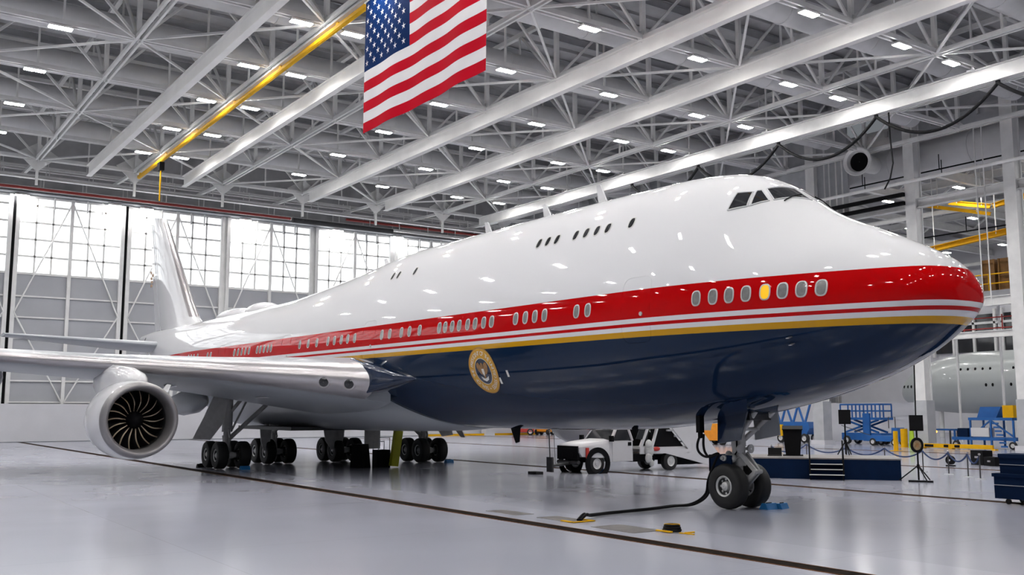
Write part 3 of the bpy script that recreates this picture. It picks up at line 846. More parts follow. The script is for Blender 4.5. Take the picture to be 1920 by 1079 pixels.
# sliding door leaves: frame, girts, cladding, braces and a glazed band
ZSILL, ZTOP = 15.5, 22.8
edges = [48.0, 38.2, 28.4, 18.5, 8.7, -1.25, -11.1, -20.9, -30.7, -40.5, -50.3, -60.1, -70, -80, -90, -100, -110, -120, -130]
for n_ in range(len(edges) - 1):
    y1, y0 = edges[n_] - .14, edges[n_ + 1] + .14
    ym = (y0 + y1) / 2; x = XW
    glazed = edges[n_ + 1] > -52
    d = MB()
    d.box(x + .12, x + .2, y0, y1, 0.1, ZSILL if glazed else ZTOP + 4)
    leaf = tag(d.build('door_%d' % (n_ + 1), 'wall_panel'), kind='structure')
    f = MB()
    for yy, w in ((y0 + .18, .36), (y1 - .18, .36), (ym, .3)): f.box(x - .30, x + .12, yy - w / 2, yy + w / 2, 0.1, ZTOP)
    f.box(x - .05, x + .12, y0, y1, ZSILL - .12, ZSILL + .08); f.box(x - .1, x + .12, y0, y1, ZTOP - .18, ZTOP)
    f.build('door_frame', 'steel_white', leaf)
    g = MB()
    z = 3.6
    while z < ZSILL - .5:
        g.box(x - .12, x + .12, y0 + .3, y1 - .3, z - .07, z + .07); z += 1.95
    g.build('girt', 'steel_white', leaf)
    br = MB()
    for ye in (y0 + .3, y1 - .3):
        br.tube((x - .25, ym, ZTOP - .3), (x - .25, ye, 11.8), .075, 6); br.tube((x - .25, ye, 11.8), (x - .25, ym, 3.4), .075, 6)
    br.build('brace', 'steel_white', leaf)
    lo = MB(); lo.box(x - 1.3, x - 1.2, y0 - .14, y1 + .14, .06, 3.45); lo.build('kick_panel', 'wall_white', leaf)
    if glazed:
        gl = MB(); gl.box(x + .13, x + .16, y0, y1, ZSILL + .08, ZTOP - .18)
        gl.build('glazing', 'daylight', leaf)
        mu = MB()
        for h in (y0 + .36, ym + .15):
            L = (y1 - y0) / 2 - .5
            for k in (1, 2): mu.box(x + .02, x + .12, h + L * k / 3 - .085, h + L * k / 3 + .085, ZSILL, ZTOP)
        for k in range(1, 5):
            zz = ZSILL + (ZTOP - ZSILL) * k / 4.55
            mu.box(x + .02, x + .12, y0, y1, zz - .09, zz + .09)
        for h in (.22, .36, .66): mu.box(x - .4, x - .25, y0 + (y1 - y0) * h, y0 + (y1 - y0) * h + .12, ZTOP - 1.15, ZTOP)
        mu.build('mullion', 'steel_white', leaf)
    gp = MB(); gp.box(x - .1, x + .1, y1, y1 + .28, .1, ZTOP); gp.build('seal_strip', 'black' if n_ in (4, 5) else 'steel_white', leaf)

# column line between the two bays
for k, x in enumerate((74.5, 63.9, 53.2, 42.5, 32.9, 24.9, 14.0)):
    b = MB()
    y = -48.0
    for s in (-1, 1): b.box(x - .45, x + .45, y + s * .42 - .05, y + s * .42 + .05, 0, 28)
    b.box(x - .36, x + .36, y - .38, y + .38, 0, 28)
    col = tag(b.build('column', 'steel_white'), kind='structure')
    MB().box(x - .55, x + .5, y - .55, y + .55, .15, 3.6).build('column_guard', 'concrete_grey' if False else 'steel_grey', col)
    MB().box(x - .7, x + .7, y - .7, y + .7, 0, .35).build('column_footing', 'wall_white', col)
for z, w, h in ((19.05, .5, .75), (10.8, .5, .7), (8.4, .4, .5)):
    b = MB(); b.ibeam((-5, -48.05, z), (76, -48.05, z), w, h, .06)
    struct('column_beam', b, 'steel_white')
b = MB(); b.box(39, 86, -48.3, -48.1, 19.4, ZD)
struct('wall_partition', b, 'steel_grey')
b = MB(); b.box(-24, 36, -49.9, -49.7, 24.9, ZD)
struct('wall_bulkhead', b, 'steel_grey')

# second bay beyond the columns
b = MB(); b.box(-24, XW + 1, -132, -49.5, 26.0, 26.2)
for k in range(28): b.box(-24 + 4 * k, -23.8 + 4 * k, -132, -49.5, 25.5, 26.0)
struct('ceiling_annex', b, 'deck')
b = MB(); b.box(-24, XW + 1, -132, -131.7, 0, 26)
for k in range(40): b.box(-24 + 2.8 * k, -23.7 + 2.8 * k, -131.7, -131.4, 0, 26)
struct('wall_right', b, 'wall_white')
b = MB(); b.box(37.5, 62, -56.3, -56.1, 0, 3.55)
struct('wall_low', b, 'wall_white')
for y in (-64, -80, -98, -116):
    for z, h in ((24.2, .7), (21.5, .4)):
        b = MB(); b.ibeam((-20, y, z), (86, y, z), .4, h, .05)
        struct('annex_beam', b, 'steel_white')
for x in (70, 63, 56, 49, 42, 35, 28, 21, 14, 7):
    b = MB(); b.ibeam((x, -130, 23.0), (x, -52.4, 23.0), .4, .8, .05)
    for y in (-66, -84, -104, -122):
        b.bar((x, y, 23.3), (x + 4, y, 25.8), .15, .15).bar((x, y, 23.3), (x - 4, y, 25.8), .15, .15)
    struct('annex_beam', b, 'steel_white')
for x, y in ((48, -90), (38, -90), (29.5, -90), (20, -90), (44, -96), (30, -96)):
    b = MB(); b.box(x - .3, x + .3, y - .3, y + .3, 0, 26)
    struct('column', b, 'steel_white')
# open window strip high on the annex wall behind the second aircraft
for k in range(5):
    x = 18 + 9.5 * k
    b = MB(); b.box(x, x + 8.6, -100.2, -100, 10.4, 15.2, 0)
    for q in range(4): b.box(x + q * 2.85 - .15, x + q * 2.85 + .15, -100, -99.7, 9.9, 15.8, 1)
    b.box(x - .2, x + 9.3, -100, -99.7, 13.9, 14.2, 1)
    tag(b.build('window_%d' % (k + 1), ['glass_dark', 'steel_white']), kind='structure')
b = MB(); b.box(8, 80, -100.6, -100.3, 0, 26)
struct('wall_annex', b, 'wall_white')

# near side and nose end walls of the main bay, behind the camera
b = MB(); b.box(-46, XW + 1, 52, 52.3, 0, ZD)
for k in range(24): b.box(-45 + 5.6 * k, -44.7 + 5.6 * k, 51.7, 52, 0, ZD)
struct('wall_left', b, 'wall_panel')
b = MB(); b.box(-46.3, -46, -50, 52, 0, ZD)
for k in range(18): b.box(-46, -45.7, -49 + 5.6 * k, -48.7 + 5.6 * k, 0, ZD)
struct('wall_front', b, 'wall_panel')

# ------------------------------------------------------------------ crane rails under the roof
def rail(y, zb, h, w, x1, label, name='crane_rail', m='rail_white', n_hang=1):
    b = MB(); b.ibeam((-24, y, zb + h / 2), (x1, y, zb + h / 2), w, h, .06)
    for k in range(12):
        xx = x1 - .5 - 8.22 * k
        if xx > -20: b.bar((xx, y - w * .45, zb + .06), (xx, y - w * .45, zb + h - .06), .04, .10)
    r = b.build(name, m)
    tag(r, label, 'crane rail', 'crane rails under the roof')
    for x in XN:
        if x > x1 or x < -15: continue
        q = MB(); q.bar((x, y, zb + h), (x, y, ZB + .3), .12, .16); q.box(x - .28, x + .28, y - w / 2 - .05, y + w / 2 + .05, zb + h - .02, zb + h + .07)
        q.build('hanger', 'steel_white', r)
    return r
rail(4.5, 22.95, 1.0, .42, 77.4, 'white crane rail with free end, farther from the plane than the yellow beam')
rail(-3.5, 22.95, 1.0, .42, 76.8, 'white crane rail passing behind the flag, next to the yellow beam')
rail(-15.4, 22.9, 1.0, .46, 76.3, 'white crane rail running just past the lower corner of the flag')
rail(-23.4, 22.9, 1.0, .46, 75.9, 'white crane rail between the flag rail and the rail carrying black cable loops')
rail(-35.4, 22.7, 1.0, .5, 77.0, 'white crane rail over the cockpit with black cable loops hanging below', m='steel_white')
r = MB().ibeam((-24, .5, 23.85), (76.9, .5, 23.85), .35, .55, .05).build('crane_rail', 'steel_white')
tag(r, 'pale grey carrier beam directly above the yellow beam', 'crane rail', 'crane rails under the roof')
yb = thing('crane_beam', 'bright yellow monorail beam running under the roof towards the hangar doors', 'crane beam', (0, .5, 0))
MB().tube((-24, 0, 23.28), (76.6, 0, 23.28), .17, 10).build('beam', 'yellow_steel', yb)
b = MB()
for x in XN: b.bar((x - 1.5, 0, 23.4), (x - 1.5, 0, 23.62), .1, .3)
b.build('clamp', 'yellow_steel', yb)
ho = thing('chain_hoist', 'small black hoist with yellow chain hanging from the yellow beam end', 'hoist', (69.5, .5, 0))
MB().box(-.35, .35, -.2, .2, 22.4, 23.1).build('hoist_body', 'black', ho)
MB().tube((0, 0, 22.4), (0, 0, 19.9), .06, 6).build('chain', 'yellow_steel', ho)

# festoon cable below the rail over the cockpit
b = MB()
xs = [52.0, 43.9, 35.6, 27.2, 18.7, 10.2, 1.7]
pts = []
for a, c in zip(xs[:-1], xs[1:]):
    for k in range(25):
        t = k / 24; pts.append((a + (c - a) * t, -35.4, 22.55 - 4 * t * (1 - t) * 1.95))
b.path(pts, .11, 8)
fe = b.build('festoon_cable', 'cable')
tag(fe, 'thick black cable hanging in loops below the crane rail over the cockpit', 'cable')
b = MB()
for x in xs: b.bar((x, -35.4, 22.72), (x, -35.4, 22.5), .12, .25)
b.build('trolley', 'black', fe)

# ------------------------------------------------------------------ high bay lights
def bay_light():
    t = thing('high_bay_light', 'x', 'light')
    b = MB(); b.box(-.26, .26, -.62, .62, .02, .14); b.box(-.10, .10, -.25, .25, .14, .26); b.bar((0, 0, .2), (0, 0, .5), .05, .05)
    b.build('housing', 'steel_white', t)
    for s in (-1, 1):
        MB().box(-.21, .21, s * .31 - .27, s * .31 + .27, -.012, .018).build('light_panel', 'lamp', t)
    return t
proto = bay_light(); first = [True]
ORD = ['first', 'second', 'third', 'fourth', 'fifth', 'sixth', 'seventh', 'eighth', 'ninth', 'tenth', 'eleventh', 'twelfth']
def put_light(x, y, z, label):
    global proto
    o = proto if first[0] else copy_tree(proto)
    first[0] = False
    o.location = (x, y, z); tag(o, label, 'light', 'high bay lights under the roof')
ROWS = [(36.5, 'row nearest the wall behind the camera'), (28.5, 'second row in front of the plane wing tip'), (20.6, 'row outside the first rail'), (12.6, 'row beside the first free-ended rail'), (1.95, 'row on the near side of the yellow beam'), (-1.1, 'row on the far side of the yellow beam'),
        (-11.5, 'row just before the flag rail'), (-19.8, 'row beyond the flag rail'), (-28.0, 'row beyond the next rail'), (-33.0, 'row beside the cable loop rail')]
XL = [20.2 + 8.22 * k for k in range(6, -6, -1)]
for y, nm in ROWS:
    for k, x in enumerate(XL):
        if x < -20 or (y > 15 and x > 75): continue
        put_light(x, y, 23.72, 'lit ceiling light, %s from the doors, %s' % (ORD[k], nm))
for k, (x, y) in enumerate(((87.0, 8.2), (87.0, 0.0), (86.9, -3.0), (86.6, -13.0), (86.5, -23.5), (86.5, -31.0), (86.5, -39.0))):
    put_light(87.5, y, 22.64, 'lit ceiling light on the door header, %s from the free-ended rail side' % ORD[k])
n_ = 0
for x in (70, 63, 56, 49, 42, 35, 28, 21, 14, 7):  # every second line of lamps is added to brighten the second bay
    for y in (-58, -72, -90, -112):
        put_light(x, y, 22.08, 'lit second bay light, %s line from its doors, %s from the columns' % (ORD[(70, 63, 56, 49, 42, 35, 28, 21, 14, 7).index(x)], ORD[(-58, -72, -90, -112).index(y)]))

# ------------------------------------------------------------------ ducts and pipes
for k, x in enumerate([XN[i] + 3.6 for i in range(4, 12)]):
    b = MB(); b.tube((x, -47, 25.75), (x, 40, 25.75), .82, 20)
    for q in range(11): b.lathe([(-.06, .82), (-.06, .86), (.06, .86), (.06, .82)], (x, -46 + 8 * q, 25.75), (0, 1, 0), 18)
    o = b.build('air_duct', 'duct')
    tag(o, 'white round duct crossing inside the roof trusses, %s from the nose end' % ORD[k], 'duct', 'ducts inside the roof trusses')
du = thing('air_duct', 'very wide grey duct running along the column line high above the nose', 'duct', (0, -50.6, 23.2))
b = MB(); b.tube((-10, 0, 0), (76, 0, 0), 1.45, 28)
b.build('duct_body', 'duct', du)
for q in range(12):
    MB().lathe([(-.08, 1.45), (-.08, 1.5), (.08, 1.5), (.08, 1.45)], (-6 + 7 * q, 0, 0), (1, 0, 0), 28).build('flange', 'duct', du)
ax = unit((-.20, .97, -.07)); o_ = np.array((36.5, 4.6, -.2))
MB().lathe([(-5.2, .62), (-1.2, .80), (-.5, .92), (-.1, 1.17), (0, 1.2), (.03, 1.13), (-.05, .90), (-.35, .78), (-1.0, .76)], o_, ax, 32).build('nozzle', 'steel_white', du)
MB().lathe([(-.45, .80), (-.44, .01)], o_, ax, 32).build('nozzle_shade_disc', 'black', du)  # black disc closes the nozzle, drawn as the shade inside
for y, z, x0, x1, r, m, lab in ((XW - 3.0, 22.93, 44, -17, .13, 'red_pipe', 'dark red pipe along the top of the glazed doors'),):
    o = MB().tube((y, 41, z), (y, x1, z - .05), r, 10).build('fire_pipe', m); tag(o, lab, 'pipe')
o = MB().tube((XW - 1.6, -24, 23.8), (XW - 1.6, -48, 23.8), .14, 10).build('fire_pipe', 'red_pipe'); tag(o, 'faded red pipe above the doors nearer the fuselage', 'pipe')
o = MB().tube((XW - 3.0, -17.2, 22.75), (XW - 3.0, -29, 22.75), .28, 10).build('door_motor_rail', 'gear_dark'); tag(o, 'dark brown rail over the glazed doors behind the fuselage', 'rail')
o = MB().tube((-5, -44.0, 19.9), (40.5, -44.0, 19.9), .13, 10).build('pipe', 'steel_white')
o.location = (0, 0, 0); tag(o, 'thin white pipe in front of the columns above the cockpit roof', 'pipe')
for z, lab in ((20.4, 'upper of two black pipes behind the cockpit roof'), (19.7, 'lower of two black pipes behind the cockpit roof')):
    o = MB().bar((33.2, -47.2, z - .6), (44, -47.2, z - .6), .3, .3).build('pipe', 'black'); tag(o, lab, 'pipe')
for z, y, lab in ((21.2, -49, 'thin dark sprinkler pipe under the wide grey duct'), (21.6, -48.7, 'thin dark line just above the sprinkler pipe'), (17.0, -52, 'dark service pipe behind the column beam')):
    b = MB(); b.tube((-8, y, z), (60, y, z), .06, 6)
    for k in range(9): b.tube((-4 + 7 * k, y, z), (-4 + 7 * k, y, z + 1.2), .035, 6)
    o = b.build('sprinkler_pipe', 'black'); tag(o, lab, 'pipe')
for k, x in enumerate((39.3, 39.9, 40.6, 41.1, 27.5, 26.9)):
    o = MB().tube((x, -47.74, 10.5), (x, -47.74, 24), .07 if k < 4 else .045, 6).build('conduit', 'steel_white')
    tag(o, 'slim white vertical conduit on the column beams, %s counted from the nozzle' % ORD[k], 'pipe', 'vertical conduits by the columns')
o = MB().path([(26.4, -35.63, 22.7), (26.4, -35.66, 21), (26.3, -35.7, 19.2), (26.5, -35.6, 18.2), (26.9, -35.5, 17.5)], .05, 6).build('hanging_cord', 'cable'); tag(o, 'black cord dangling from the cable rail beside the column', 'cord')

# overhead yellow cranes, crates and railings in the second bay
for (xa, ya, za, xb, yb_, zb_, w, lab) in ((42, -62, 17.6, 30.5, -59, 17.9, .42, 'long yellow crane girder in the second bay just above the red nose'),
                                           (37.2, -60, 21.4, 33.4, -60, 20.4, .34, 'yellow crane girder behind the columns near the ceiling'),
                                           (33.15, -60, 20.4, 27, -60, 21.2, .34, 'second piece of yellow crane girder near the ceiling'),
                                           (41.4, -63, 22.2, 35.2, -63.2, 20.4, .26, 'dull yellow girder slanting across the second bay ceiling')):
    o = MB().ibeam((xa, ya, za), (xb, yb_, zb_), w, w * 1.2, .05).build('crane_girder', 'yellow_steel'); tag(o, lab, 'crane')
    for f_ in (.2, .8): q_ = np.array((xa, ya, za)) * (1 - f_) + np.array((xb, yb_, zb_)) * f_; MB().tube(q_, (q_[0], q_[1], 25.5), .05, 6).build('hanger', 'steel_white', o)
mz = thing('storage_mezzanine', 'steel mezzanine with grey edge beam carrying brown crates in the second bay', 'mezzanine', (33, -61, 0))
MB().box(-3.6, 6, -2, 2.4, 12.1, 12.9).build('deck', 'steel_grey', mz)
for x in (-3, 1.5, 5.6): MB().box(x, x + .16, -1.5, -1.34, 0, 12.1).build('post', 'steel_white', mz)
b = MB()
for z in (13.5, 14.3):
    b.tube((29.4, -58.7, z), (34.9, -58.7, z), .06, 6)
for x in (29.4, 31.3, 33.2, 34.9): b.tube((x, -58.7, 12.9), (x, -58.7, 14.3), .05, 6)
o = b.build('guard_rail', 'yellow_steel'); tag(o, 'yellow guard rail in front of the brown crates', 'railing')
for x, w, lab in ((29.8, 1.2, 'brown crate at the outer end of the mezzanine'), (31.3, 1.5, 'tall brown crate in the middle of the mezzanine'), (33.1, 1.2, 'brown crate nearest the plane nose on the mezzanine')):
    b = MB(); b.box(x, x + w, -61.5, -59.6, 12.9, 15.7, 0)
    for k in range(3): b.box(x - .02, x + w + .02, -59.6, -59.55, 13.0 + 1.2 * k, 13.12 + 1.2 * k, 0)
    for k in range(2): b.box(x + k * (w - .12), x + k * (w - .12) + .12, -59.6, -59.5, 12.9, 15.7, 0)
    o = b.build('crate', 'wood'); tag(o, lab, 'crate', 'crates on the mezzanine')
b = MB()
for z in (8.9, 9.7): b.tube((18, -49.2, z), (40, -49.2, z), .05, 6)
for k in range(8): b.tube((18 + 3 * k, -49.2, 8.4), (18 + 3 * k, -49.2, 9.9), .05, 6)
o = b.build('guard_rail', 'red_pipe'); tag(o, 'thin red guard rail on the beam beside the nose tip', 'railing')

# ------------------------------------------------------------------ flag
A0 = np.array((30.61, 1.02, 22.95)); FH = 6.7; FL = 11.0
def fpt(u, v):
    """u 0..1 from the canton edge, v 0..1 from top"""
    wv = .05 * math.sin(u * 9) * (.3 + v) + .035 * math.sin(u * 23 + 2 * v)
    return A0 + np.array((-FL * u, wv, -FH * v + .035 * FL * 0))
NU, NV = 76, 52
b = MB()
vs = [fpt(i / NU, j / NV) for j in range(NV + 1) for i in range(NU + 1)]
b.v = [tuple(map(float, p)) for p in vs]
for j in range(NV):
    for i in range(NU):
        q = j * (NU + 1) + i
        b.f.append([q, q + 1, q + NU + 2, q + NU + 1]); b.sm.append(True)
        st = j // 4
        b.mi.append(2 if (st < 7 and i < NU * .4 - .01) else (0 if st % 2 == 0 else 1))
for r in range(9):
    for c in range(6 if r % 2 == 0 else 5):
        uc = .4 * ((2 * c + 1 if r % 2 == 0 else 2 * c + 2)) / 12; vc = (7 / 13) * (r + 1) / 10
        for off in (.03, -.03):
            ps = []
            for k in range(10):
                rr = (.027 if k % 2 == 0 else .0085) * FH; a = PI / 2 + 2 * PI * k / 10
                p = fpt(uc + rr * math.cos(a) / FL, vc - rr * math.sin(a) / FH) + (0, off, 0); ps.append(p)
            cc = np.mean(ps, 0)
            b.add(ps + [cc], [(k, (k + 1) % 10, 10) for k in range(10)], 1, False)
fl = b.build('flag', ['flag_red', 'flag_white', 'flag_blue'])
tag(fl, 'large red white and blue stars and stripes flag hanging under the roof trusses', 'flag')
b = MB(); b.tube(A0 + (.1, 0, .02), A0 + (-FL - .1, 0, .02), .05, 8)
b.build('flag_pole', 'steel_white', fl)
for u in (0.03, .5, .97): MB().tube(A0 + (-FL * u, 0, 0), A0 + (-FL * u, -.3, .95), .015, 6).build('cord', 'steel_white', fl)

# ================================================================== THINGS ON THE HANGAR FLOOR
def cyl_wheel(mbt, mbw, x, y, r, w, side=1):
    """tyre + hub into two builders, axle along local y"""
    mbt.lathe([(-w / 2, r * .55), (-w / 2, r * .86), (-w * .38, r), (w * .38, r), (w / 2, r * .86), (w / 2, r * .55)], (x, y, r), (0, 1, 0), 28)
    for s in (-1, 1):
        mbw.lathe([(s * w * .48, r * .56), (s * w * .42, r * .5), (s * w * .30, r * .42), (s * w * .32, r * .2), (s * w * .46, r * .16), (s * w * .46, .005)], (x, y, r), (0, 1, 0), 20)
def add_wheels(root, spots, r, w):
    for x, y in spots:
        a, b = MB(), MB(); cyl_wheel(a, b, x, y, r, w)
        t = a.build('tire', 'rubber', root); b.build('wheel_hub', 'wheel', t)

# ---- air stair truck parked behind the nose gear
t = thing('stair_truck', 'white air stair truck with black grille parked under the fuselage behind the nose gear', 'truck', (23.25, -6.7, 0), PI / 2)
MB().box(-6.9, .55, -.42, .42, .48, .70).box(-3.6, -2.2, -.75, .75, .45, .8).build('chassis', 'black', t)
rg = []
for x, w, z0, z1 in ((.92, .80, .95, 1.22), (.80, .88, .75, 1.33), (.1, .95, .70, 1.44), (-.72, .98, .68, 1.52)):
    rg.append([(x, w * a, z0 + (z1 - z0) * b) for a, b in ((-1, 0), (-1, .75), (-.9, .93), (-.5, 1), (.5, 1), (.9, .93), (1, .75), (1, 0))])
MB().rings(rg, caps=True).build('hood', 'truck_white', t)
MB().box(-2.05, -.68, -.99, .99, .50, 1.42).build('cab', 'truck_white', t)
g = MB(); A = [(-.80, -.94, 1.42), (-.80, .94, 1.42), (-1.28, .76, 2.06), (-1.28, -.76, 2.06)]; B_ = [(-2.05, -.97, 1.42), (-2.05, .97, 1.42), (-1.92, .78, 2.08), (-1.92, -.78, 2.08)]
for p, q in ((A[0], A[3]), (A[1], A[2]), (B_[0], B_[3]), (B_[1], B_[2]), (A[3], A[2]), (B_[3], B_[2]), (A[3], B_[3]), (A[2], B_[2])): g.bar(p, q, .11, .09)
g.add([A[3], A[2], B_[2], B_[3], *[(x, y, z + .06) for x, y, z in (A[3], A[2], B_[2], B_[3])]], [(0, 1, 2, 3), (4, 5, 6, 7), (0, 1, 5, 4), (2, 3, 7, 6)], 0, False)
g.build('cab_roof', 'truck_white', t)
MB().add([(x + .03, y * .97, z) for x, y, z in A] , [(0, 1, 2, 3)]).add([(x - .03, y, z) for x, y, z in A], [(3, 2, 1, 0)]).build('windshield', 'glass_dark', t)
for s in (1, -1):
    d = MB(); d.box(-1.98, -.82, s * 1.0 - .02, s * 1.0 + .02, .52, 1.42)
    dr = d.build('door', 'truck_white', t)
    MB().box(-1.92, -1.74, s * 1.03 - .02, s * 1.03 + .02, 1.2, 1.36).build('handle', 'black', dr)
    MB().add([(-.88, s * .965, 1.44), (-1.96, s * .985, 1.44), (-1.86, s * .80, 2.02), (-1.30, s * .78, 2.02)], [(0, 1, 2, 3)]).build('side_window', 'glass_dark', t)
    MB().lathe([(-.03, .70), (.03, .70), (.03, .46), (-.03, .46), (-.03, .70)], (0, s * .97, .46), (0, s, 0), 32).build('wheel_arch', 'black', t)
    MB().box(-.78, -.66, s * .97, s * 1.18, 1.40, 1.66).build('mirror', 'black', t)
MB().box(.84, .97, -.74, .74, .62, 1.22).box(.95, 1.0, -.5, .5, .7, 1.1).build('grille', 'black', t)
MB().box(.50, .66, .94, .985, .40, 1.15).build('fender_reflection', 'red', t)  # orange reflection on the fender, put in as a red bar
b = MB(); b.tube((.9, -.75, .5), (.9, .75, .5), .09, 10).tube((.9, .1, .45), (2.0, .1, .36), .07, 8).box(1.95, 2.05, -.1, .3, .1, .75).tube((2.0, .1, .7), (2.05, .1, 1.9), .025, 6).tube((1.7, .1, .4), (1.8, .12, 1.8), .012, 6)
b.build('tow_hitch', 'gear_dark', t)
add_wheels(t, ((0, .78), (0, -.78), (-4.45, .82), (-4.45, -.82)), .43, .30)
for s in (1, -1):
    y = s * 1.0
    sp_ = MB()
    for pl in ([(-3.9, 2.6), (-5.55, .98), (-7.95, .35), (-5.75, 2.6)], [(-5.55, .98), (-4.1, .80), (-7.3, .10), (-8.1, .10), (-7.95, .35)], [(-2.5, 1.12), (-2.5, .80), (-4.1, .80), (-5.55, .98), (-3.3, 1.12)]):
        sp_.prism([(x, y, z) for x, z in pl], (0, -.06 * s, 0))
    sp_.build('stair_side', 'truck_white', t)
    MB().prism([(-3.4, y * .82, 1.12), (-5.5, y * .82, 1.0), (-5.0, y * .82, 1.5), (-3.9, y * .82, 2.55), (-3.3, y * .82, 2.55)], (0, -.05 * s, 0)).build('stair_recess_shade', 'black', t)  # black sheet painted in for the shade of the stair opening
    MB().prism([(-2.35, y * .9, 1.5), (-3.0, y * .9, 1.42), (-3.35, y * .85, 2.3), (-2.8, y * .85, 2.3)], (0, -.04 * s, 0)).build('stair_window', 'glass_dark', t)
    MB().bar((-2.6, y * .9, 1.1), (-3.35, y * .85, 2.5), .12, .12).bar((-3.3, y * .9, 1.1), (-3.9, y * .85, 2.5), .10, .12).build('stair_post', 'truck_white', t)
b = MB()
for k in range(9): b.box(-7.8 + .5 * k, -7.3 + .5 * k, -.92, .92, .2 + .27 * k, .28 + .27 * k)
b.build('stair_tread', 'steel_grey', t)
MB().box(-7.2, -4.95, -.5, .5, .22, .62).build('underbody_shade', 'black', t)  # black box fills in the shadow under the stair body
MB().box(-5.6, -3.4, -.9, .9, .98, 1.1).build('bed', 'truck_white', t)
b = MB()
for k, (x, y, z, r) in enumerate(((-3.0, 1.06, .95, .26), (-2.9, 1.12, .62, .20), (-2.95, 1.08, 1.22, .2), (-3.1, 1.1, .38, .14))): b.sphere((x, y, z), r, 7, 0, 1, .6, 1.2)
b.build('wrapped_hose', 'plastic_wrap', t)
MB().sphere((-3.45, 1.06, 1.02), .13, 6, 0, 1.8, .4, .8).build('red_hose', 'red', t)

def chock(loc, rz, label, m='chock', s=1.0):
    b = MB(); b.prism([(-.16 * s, -.22 * s, 0), (.16 * s, -.22 * s, 0), (.05 * s, -.22 * s, .17 * s), (-.09 * s, -.22 * s, .17 * s)], (0, .44 * s, 0))
    t_ = b.build('wheel_chock', m, None, loc, rz); tag(t_, label, 'chock', 'wheel chocks')
    MB().tube((-.02 * s, -.1 * s, .17 * s), (-.02 * s, .1 * s, .17 * s), .025, 6).build('handle', 'black', t_)
chock((7.10, -.42, 0), 0.0, 'blue chock in front of the farther nose wheel', s=1.0)
chock((7.02, -.86, 0), .2, 'blue chock lying loose next to the nose wheels', s=.9)
chock((22.75, -7.3, 0), PI / 2, 'blue chock behind the front wheel of the white stair truck')
chock((34.3, -6.2, 0), 0, 'blue chock at the farthest main gear')
chock((37.45, 6.2, 0), 0, 'dark chock behind the outer wheel of the nearest main gear', 'black')
chock((34.35, 5.1, 0), 0, 'teal chock before the front wheels of the nearest main gear')

o = MB().box(23.25, 23.85, -4.4, -4.0, 0, .12).build('rubber_block', 'rubber'); tag(o, 'flat black block on the floor before the stair truck hitch', 'block')

# ---- things under the wing: yellow board, step stool, black bin
o = MB().bar((31.95, -1.6, .06), (31.86, -1.80, 1.80), .40, .26).build('ladder_board', 'yellow_green'); tag(o, 'yellow green plank leaning between the main gear legs', 'plank')
t = thing('step_stool', 'dark step stool with thin hand rail beside the leaning yellow plank', 'step stool', (32.6, -1.25, 0))
MB().box(-.3, .3, -.35, .35, .0, .85).build('body', 'black', t)
b = MB(); b.path([(-.3, .3, .85), (-.3, .3, 1.45), (-.3, -.3, 1.45), (-.3, -.3, .85)], .025, 6).path([(.3, .3, .85), (.3, .3, 1.25), (.3, -.3, 1.25), (.3, -.3, .85)], .025, 6)
b.build('hand_rail', 'steel_grey', t)
o = MB().prism([(-.36, -.36, 0), (.40, -.36, 0), (.30, -.36, 1.15), (-.22, -.36, 1.15)], (0, .72, 0)).build('bin', 'black', None, (32.65, -.15, 0), .6); tag(o, 'tall black bin under the hanging grey belly door', 'bin')

# ---- ground power cables from the belly to the floor hatch
gp = thing('ground_power_cable', 'black ground power cables running from the nose belly to the yellow floor hatch', 'cable', (8.3, 1.0, 0))
b = MB(); b.box(-.07, .08, -.10, .08, 2.14, 2.62); b.box(-.05, .05, -.06, .04, 1.98, 2.16)
b.build('connector', 'black', gp)
def wpath(pts, r): return MB().path([np.array(p) - (8.3, 1.0, 0) for p in pts], r, 8)
def smooth(pts, n=8):
    pts = [np.array(p, float) for p in pts]; out = []
    for i in range(len(pts) - 1):
        p0, p1, p2, p3 = pts[max(i - 1, 0)], pts[i], pts[i + 1], pts[min(i + 2, len(pts) - 1)]
        for k in range(n):
            t_ = k / n; out.append(.5 * ((2 * p1) + (-p0 + p2) * t_ + (2 * p0 - 5 * p1 + 4 * p2 - p3) * t_ ** 2 + (-p0 + 3 * p1 - 3 * p2 + p3) * t_ ** 3))
    return out + [pts[-1]]
for k, o_ in enumerate(((0, 0), (.12, .14))):
    wpath(smooth([(8.36 - o_[0], .92, 2.1), (8.50 - 2 * o_[0], .92, 1.8), (8.46 - 2 * o_[0], .9, 1.58), (8.2 - o_[0], .86, 1.45), (7.9, .7, 1.55), (8.12, .62, 1.3), (8.42, .55 + o_[1] * .3, .8), (8.55 + .1 * k, .5, .35), (8.75 + .12 * k, .85, .08), (8.8 + .1 * k, 1.6, .06), (8.55 + .1 * k, 2.6, .06), (8.42 + .09 * k, 3.6, .06), (8.3 + .1 * k, 4.5, .06), (8.0 + .12 * k, 5.3, .08), (7.8 + .12 * k, 5.6, .14), (7.62 + .1 * k, 5.95, .03)]), .036).build('cable', 'cable', gp)
def plate(x0, x1, y0, y1, label, m='concrete_grey', z=.008):
    b = MB(); b.box(x0, x1, y0, y1, 0, z)
    o = b.build('floor_hatch', m); return tag(o, label, 'floor hatch', 'floor hatches')
h_ = plate(7.45, 9.0, 5.65, 6.3, 'grey floor hatch with yellow frame where the black cables enter')
b = MB(); b.box(7.43, 7.50, 5.62, 6.33, .008, .03).box(7.45, 7.95, 6.24, 6.33, .008, .03).box(7.45, 7.95, 5.62, 5.70, .008, .03)
b.build('hatch_frame', 'yellow_steel', h_)
plate(5.05, 6.55, 5.56, 6.48, 'bare grey floor hatch between the cable hatch and the yellow strap')
